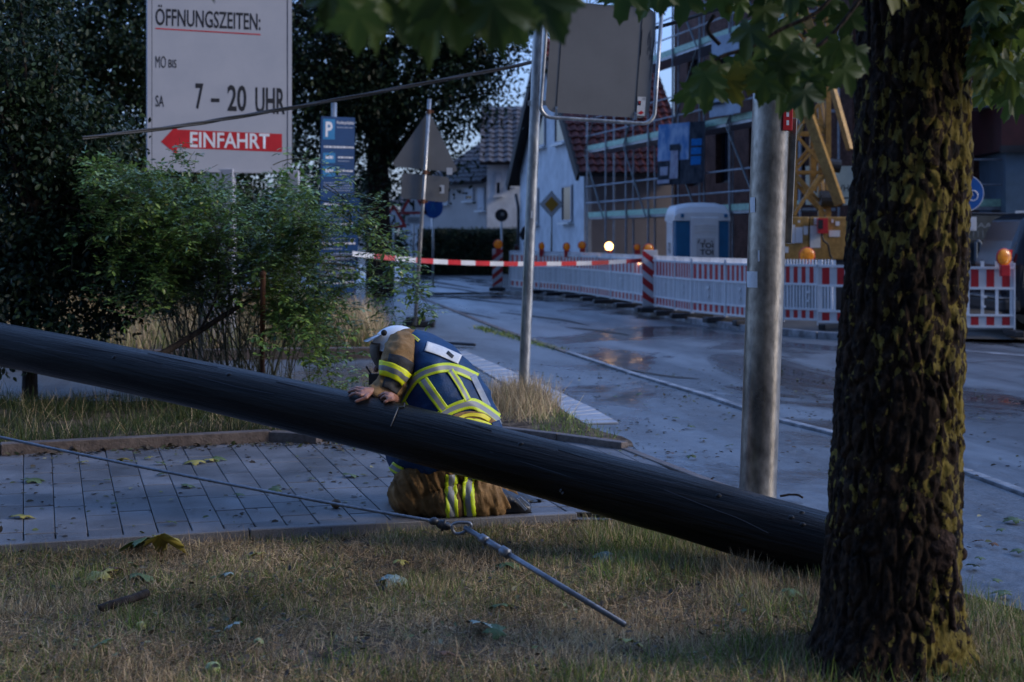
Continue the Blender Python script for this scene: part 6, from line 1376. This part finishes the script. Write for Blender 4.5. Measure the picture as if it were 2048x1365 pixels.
M['stripe'] = stripeM('reflective_stripe'); M['stripe2'] = stripeM('reflective_stripe_jacket', (.78,.80,.01), (.20,.20,.19), .34, False); M['strsilver'] = mat('silver_stripe', (.17,.20,.26), .45, col2=(.24,.28,.34), vs=40)
M['tan'] = mat('tan_turnout_fabric', (.20,.115,.048), .8, spec=.15, col2=(.30,.18,.082), vs=6, bump=.5, bs=220, v2=.18, v2s=25)
M['trous'] = mat('brown_turnout_fabric', (.14,.078,.030), .8, spec=.15, col2=(.27,.155,.065), vs=7, bump=.5, bs=200, v2=.3, v2s=14)
M['patch'] = mat('black_padding', (.010,.010,.012), .7, var=.3, bump=.3, bs=200)
M['vest'] = mat('blue_vest_fabric', (.0015,.026,.09), .55, spec=.3, col2=(.003,.040,.13), vs=5, bump=.3, bs=160, v2=.15, v2s=30)
M['skin'] = mat('skin', (.30,.135,.09), .5, col2=(.38,.18,.125), vs=18, bump=.2, bs=150)
M['helmet'] = mat('helmet_white', (.72,.74,.76), .22, var=.04, spec=.6); M['visor'] = mat('clear_visor', (.62,.66,.70), .12, trans=.35, var=.05)
M['flapm'] = mat('helmet_neck_flap', (.05,.035,.025), .6, col2=(.10,.07,.045), vs=9, bump=.3)
pr = thing('person', V(P(880,0,7.2).x, 7.2, 0), 'person in tan gear, blue striped vest and white helmet kneeling behind the fallen pole', 'person')
K7 = 7.2/F
def ringp(bx, by, fx, fy, d, t, off=0.):               # ellipse through two silhouette points
    a, c = P(bx, by, d), P(fx, fy, d); return ((a+c)/2+V(0, off, 0), (a-c)/2, V(0, t, 0))
def limb(b, pts, n=24):                                # pts: (px,py,d,r)
    q = [P(x, y, d) for x, y, d, r in pts]; rs = [r for *_, r in pts]; qs = spline(q, 4); rr_ = []
    for i in range(len(rs)-1):
        for k in range(4): rr_.append(rs[i]+(rs[i+1]-rs[i])*k/4)
    rr_.append(rs[-1]); b.tube(qs, rr_, n); b.ball(q[0], rs[0]*.98, 20, 14); b.ball(q[-1], rs[-1]*.98, 20, 14)
# skin body (inside the clothes) with both hands
b = MB()
b.loft([ringp(850,700,818,730,7.28,.10), ringp(895,710,830,770,7.26,.17), ringp(930,745,830,815,7.24,.17), ringp(965,800,850,870,7.22,.15), ringp(985,850,870,930,7.2,.16), ringp(985,900,890,950,7.2,.14)])
limb(b, [(838,712,7.28,.06),(812,704,7.32,.055)]); b.ball(P(788,706,7.33), (.088,.078,.105), 24, 16, Matrix.Rotation(.9, 3, 'Y'))
b.ball(P(752,738,7.33), (.016,.014,.02), 10, 8); b.ball(P(768,752,7.33), (.03,.035,.03), 12, 10); b.ball(P(783,708,7.25), (.018,.01,.03), 10, 8)
limb(b, [(812,712,7.17,.05),(796,732,7.08,.045),(778,772,7.04,.042),(757,785,6.99,.030),(745,786,6.96,.027)])
limb(b, [(835,700,7.46,.06),(810,750,7.36,.05),(795,795,7.2,.042),(775,798,7.05,.03)])
for dx, dd in ((0, 0), (18, .33)): limb(b, [(935+dx*.4,900,7.12+dd,.10),(880+dx,950,7.11+dd,.085),(820+dx,1000,7.10+dd,.06),(900+dx,1010,7.12+dd,.055),(1000+dx,1012,7.14+dd,.04)])
def hand(b, wrist, kn, tips, thumb, kr=.0112, fr=.0085):
    c = sum(kn, Vector())/4; b.tube([wrist, wrist.lerp(c, .45), c], [.024,.023,.019], 14)
    for k, tp_ in zip(kn, tips):
        b.tube([wrist.lerp(k, .35), wrist.lerp(k, .75), k], [.015,.015,kr], 10); m1 = k.lerp(tp_, .45)+V(0, 0, .011); m2 = k.lerp(tp_, .78)+V(0, 0, .006)
        b.tube([k, m1, m2, tp_], [kr*.9, fr, fr*.95, fr*.8], 10); b.ball(tp_, fr*.85, 8, 6); b.ball(k, kr, 8, 6); b.ball(m1, fr*1.04, 8, 6)
    a = wrist.lerp(kn[0], .3); b.tube([a, thumb[0], thumb[1]], [.013,.011,.0085], 10); b.ball(thumb[1], .009, 8, 6)
w_ = P(747,785,6.95)
kn = [on_pole(719,-7,.025)+V(0,0,.003), on_pole(718,3,.027), on_pole(721,13,.025), on_pole(726,23,.021)]
tips = [on_pole(695,-12,.009), on_pole(692,1,.009), on_pole(696,13,.009), on_pole(705,26,.009)]
hand(b, w_, kn, tips, (on_pole(738,26,.020), on_pole(724,38,.010)))
w2 = P(792,800,7.06); kn2 = [on_pole(764,-24,.028), on_pole(765,-12,.03), on_pole(768,0,.027), on_pole(773,10,.022)]; tp2 = [on_pole(748,-28,.012), on_pole(744,-14,.010), on_pole(750,-2,.009), on_pole(759,10,.009)]
hand(b, w2, kn2, tp2, (on_pole(780,12,.02), on_pole(772,20,.010)))
body_me = remesh(b, .0045, 3, lambda c, n_: .0008*noise.noise(c*160)); mount('body', body_me, M['skin'], pr)
# trousers: thighs folded over calves, bunched fabric
def fold(c, n_):
    q = V(c.x*7, c.y*7, c.z*7); r1_ = 1-abs(noise.noise(V(c.x*26+c.z*9, c.y*10, c.z*5)))*2
    r2_ = 1-abs(noise.noise(V(c.x*44+c.z*22, c.y*12, c.z*7+9)))*2; return .016*noise.noise(q)+.018*r1_+.009*r2_+.0035*noise.noise(c*60)
b = MB()
b.loft([ringp(985,852,862,905,7.24,.18), ringp(992,890,850,930,7.23,.19), ringp(985,930,845,955,7.22,.19)])
for dx, dd in ((0, 0), (16, .32)):
    limb(b, [(935,905,7.16+dd*.7,.125),(885,940,7.13+dd,.118),(838,970,7.12+dd,.108),(818,990,7.12+dd,.092)])
    limb(b, [(818+dx,996,7.12+dd,.088),(860+dx,998,7.10+dd,.084),(905+dx,998,7.09+dd,.086),(950+dx,1000,7.10+dd,.080),(990+dx,1003,7.13+dd,.070)])
tro = remesh(b, .008, 5, fold); floor_ = .014
for v in tro.vertices:
    if v.co.z < floor_: v.co.z = floor_+.15*(v.co.z-floor_)
bt_ = bvh_of(tro); tr = mount('trousers', tro, M['trous'], pr)
for xs, ws in (([(903,950),(902,985),(905,1034)], 24), ([(940,950),(936,990),(940,1034)], 24)): strip('reflective_stripe', bt_, xs, ws, M['stripe'], tr, .006)
b = MB()                                               # boots
for dx, dd in ((0, 0), (20, .30)):
    b.loft([ (P(985+dx,1005,7.15+dd), V(0,0,.07), V(0,.055,0)), (P(1008+dx,1005,7.15+dd), V(-.02,0,.075), V(0,.055,0)), (P(1030+dx,1010,7.16+dd), V(-.01,0,.062), V(0,.052,0)), (P(1052+dx,1016,7.17+dd), V(0,0,.045), V(0,.050,0)), (P(1062+dx,1020,7.17+dd), V(0,0,.028), V(0,.04,0)) ], 20)
me = remesh(b, .006, 3, lambda c, n_: .003*noise.noise(c*30))
for v in me.vertices: v.co.z = max(v.co.z, .016)
bo = mount('boots', me, mat('black_boot_leather', (.012,.012,.014), .4, var=.3, bump=.3, bs=60), pr)
b = MB(); b.bar(P(1032,998,7.10), P(1052,1020,7.10), .02, .012); b.bar(P(1040,996,7.10), P(1058,1012,7.10), .012, .012); b.build('boot_trim', M['strsilver'], bo)
# jacket: torso, collar, both sleeves
b = MB()
b.loft([ringp(838,680,812,706,7.28,.09), ringp(866,686,815,735,7.27,.18), ringp(905,706,812,775,7.25,.205), ringp(938,740,800,812,7.24,.215), ringp(966,784,795,850,7.22,.215), ringp(985,828,800,890,7.21,.215), ringp(994,872,812,930,7.21,.215), ringp(988,900,815,945,7.21,.20)])
limb(b, [(806,704,7.16,.092),(798,720,7.09,.082),(789,745,7.05,.078),(781,768,7.04,.074),(764,782,7.00,.064),(750,786,6.97,.046)])
limb(b, [(838,705,7.44,.095),(815,750,7.36,.078),(800,788,7.22,.070),(782,797,7.08,.05)])
b.tube(spline([P(838,680,7.24), P(812,676,7.22), P(800,690,7.26)], 4), .035, 12)
def foldj(c, n_): r1_ = 1-abs(noise.noise(V(c.x*16, c.y*9, c.z*19+3)))*2; return .012*noise.noise(c*8)+.011*r1_+.003*noise.noise(c*50)
jm = remesh(b, .0075, 4, foldj); bj = bvh_of(jm); jk = mount('jacket', jm, M['tan'], pr)
strip('black_patch', bj, [(776,722),(798,728),(822,742)], 30, M['patch'], jk, .004); strip('black_patch', bj, [(768,762),(784,768),(800,778)], 26, M['patch'], jk, .004)
strip('reflective_stripe', bj, [(757,736),(776,738),(796,747),(812,760)], 28, M['stripe2'], jk, .009)
strip('reflective_stripe', bj, [(762,690),(768,680),(776,672)], 6, M['stripe2'], jk, .007)
strip('black_cuff', bj, [(729,776),(737,788),(748,800)], 12, M['patch'], jk, .004)
# vest
b = MB()
b.loft([ringp(834,664,812,684,7.27,.11), ringp(862,674,822,722,7.26,.195), ringp(905,695,812,765,7.25,.225), ringp(941,729,788,812,7.24,.24), ringp(970,774,778,858,7.23,.245), ringp(990,818,777,905,7.22,.245), ringp(1001,852,786,938,7.22,.24), ringp(1005,874,797,957,7.22,.232)], 48)
def foldv(c, n_): r1_ = 1-abs(noise.noise(V(c.x*7+c.z*6, c.y*5, c.z*6-c.x*4)))*2; r2_ = 1-abs(noise.noise(V(c.x*11-c.z*9, c.y*6, c.z*5+c.x*6)))*2; return .012*noise.noise(c*5)+.010*r1_+.005*r2_
vm = remesh(b, .008, 6, foldv); bv = bvh_of(vm); ve = mount('vest', vm, M['vest'], pr)
S_ = lambda p, w, m='stripe', e=.004: strip('reflective_stripe', bv, p, w, M[m], ve, e)
S_([(787,838),(797,812),(815,779),(840,751),(880,737),(915,740),(953,757)], 19)
S_([(864,846),(897,822),(936,808),(962,816),(1003,846)], 21, e=.006)
S_([(846,760),(866,789),(888,820)], 20, e=.0065); S_([(899,742),(918,770),(935,802)], 13, e=.0065); S_([(808,806),(818,822),(823,838)], 13, e=.0065)
S_([(944,752),(958,780),(975,815)], 12, 'strsilver', .005); S_([(783,930),(794,938),(806,943)], 17, 'stripe', .006)
S_([(803,668),(822,671),(838,683)], 5, 'stripe2', .004)
strip('back_label', bv, [(851,694),(880,704),(919,721)], 19, M['sticker'], ve, .006); strip('label_letter', bv, [(893,707),(899,712),(905,717)], 6, M['patch'], ve, .009)
# the jacket hem with yellow bands shows below the raised vest edge
def hemM():
    m = stripeM('yellow_hem_bands', (.80,.72,.01), (.17,.11,.05), .3, False); t = m.node_tree; w = [n for n in t.nodes if n.type == 'TEX_WAVE'][0]; return m
hm = strip('jacket_hem', bv, [(896,858),(925,842),(958,845),(986,868)], [34, 40], M['tan'], jk, .010)
strip('hem_band', bv, [(906,845),(932,832),(958,832),(975,842)], 8, mat('hem_yellow', (.80,.68,.01), .5, var=.05), jk, .015)
strip('hem_band', bv, [(902,860),(930,848),(960,850),(982,864)], 17, M['stripe2'], jk, .016)
strip('vest_edge', bv, [(985,845),(990,860),(1000,880)], 16, M['vest'], ve, .02)
# helmet with visor and neck flap
hc_ = P(797,700,7.34); R3 = Matrix.Rotation(math.radians(14), 3, 'Y'); b = MB(); rings = []
for j in range(13):
    th = math.radians(95)*j/12; r0_ = .112*math.sin(th); z = .120*math.cos(th); rings.append((hc_+R3 @ V(-.01*math.sin(th), 0, z), R3 @ V(max(r0_, .002)*1.12, 0, 0), R3 @ V(0, max(r0_, .002), 0)))
rings.append((hc_+R3 @ V(-.012, 0, -.02), R3 @ V(.132, 0, 0), R3 @ V(0, .122, 0)))
b.loft(rings, 40, cap=False); he = b.build('helmet', M['helmet'], pr, smooth=True, recalc=False); s = he.modifiers.new('t', 'SOLIDIFY'); s.thickness = .006
b = MB(); 
for k in range(13): a = math.radians(-62+124*k/12); b.v.append(P(768,664,7.33)+V(.03*(1-math.cos(a)), math.sin(a)*.11, .004)); b.v.append(P(727,681,7.33)+V(.07*(1-math.cos(a)), math.sin(a)*.13, .0))
for k in range(12): b.face((2*k, 2*k+2, 2*k+3, 2*k+1))
vi = b.build('visor', M['visor'], he, smooth=True, recalc=False); s = vi.modifiers.new('t', 'SOLIDIFY'); s.thickness = .003
b = MB(); b.ball(P(768,666,7.22), (.016,.012,.016), 12, 8); b.build('visor_hinge', M['patch'], he, smooth=True)
b = MB(); K = 14
for i in range(K+1):
    for j in range(9):
        t = j/8; a = math.radians(-70+140*i/K); x = 742+14*t*t*1.3-5*math.sin(t*3.14); y = 684+58*t; b.v.append(P(x, y, 7.33)+V(.085*(1-math.cos(a)), math.sin(a)*(.115-.02*t), 0))
for i in range(K):
    for j in range(8): k = i*9+j; b.face((k, k+9, k+10, k+1))
fl = b.build('neck_flap', M['flapm'], he, smooth=True, recalc=False); s = fl.modifiers.new('t', 'SOLIDIFY'); s.thickness = .006
b = MB(); b.bar(P(742,748,7.1), P(732,733,7.1), .007); b.box(P(748,762,7.1), (.05,.03,.07)); b.build('radio', M['black'], pr)
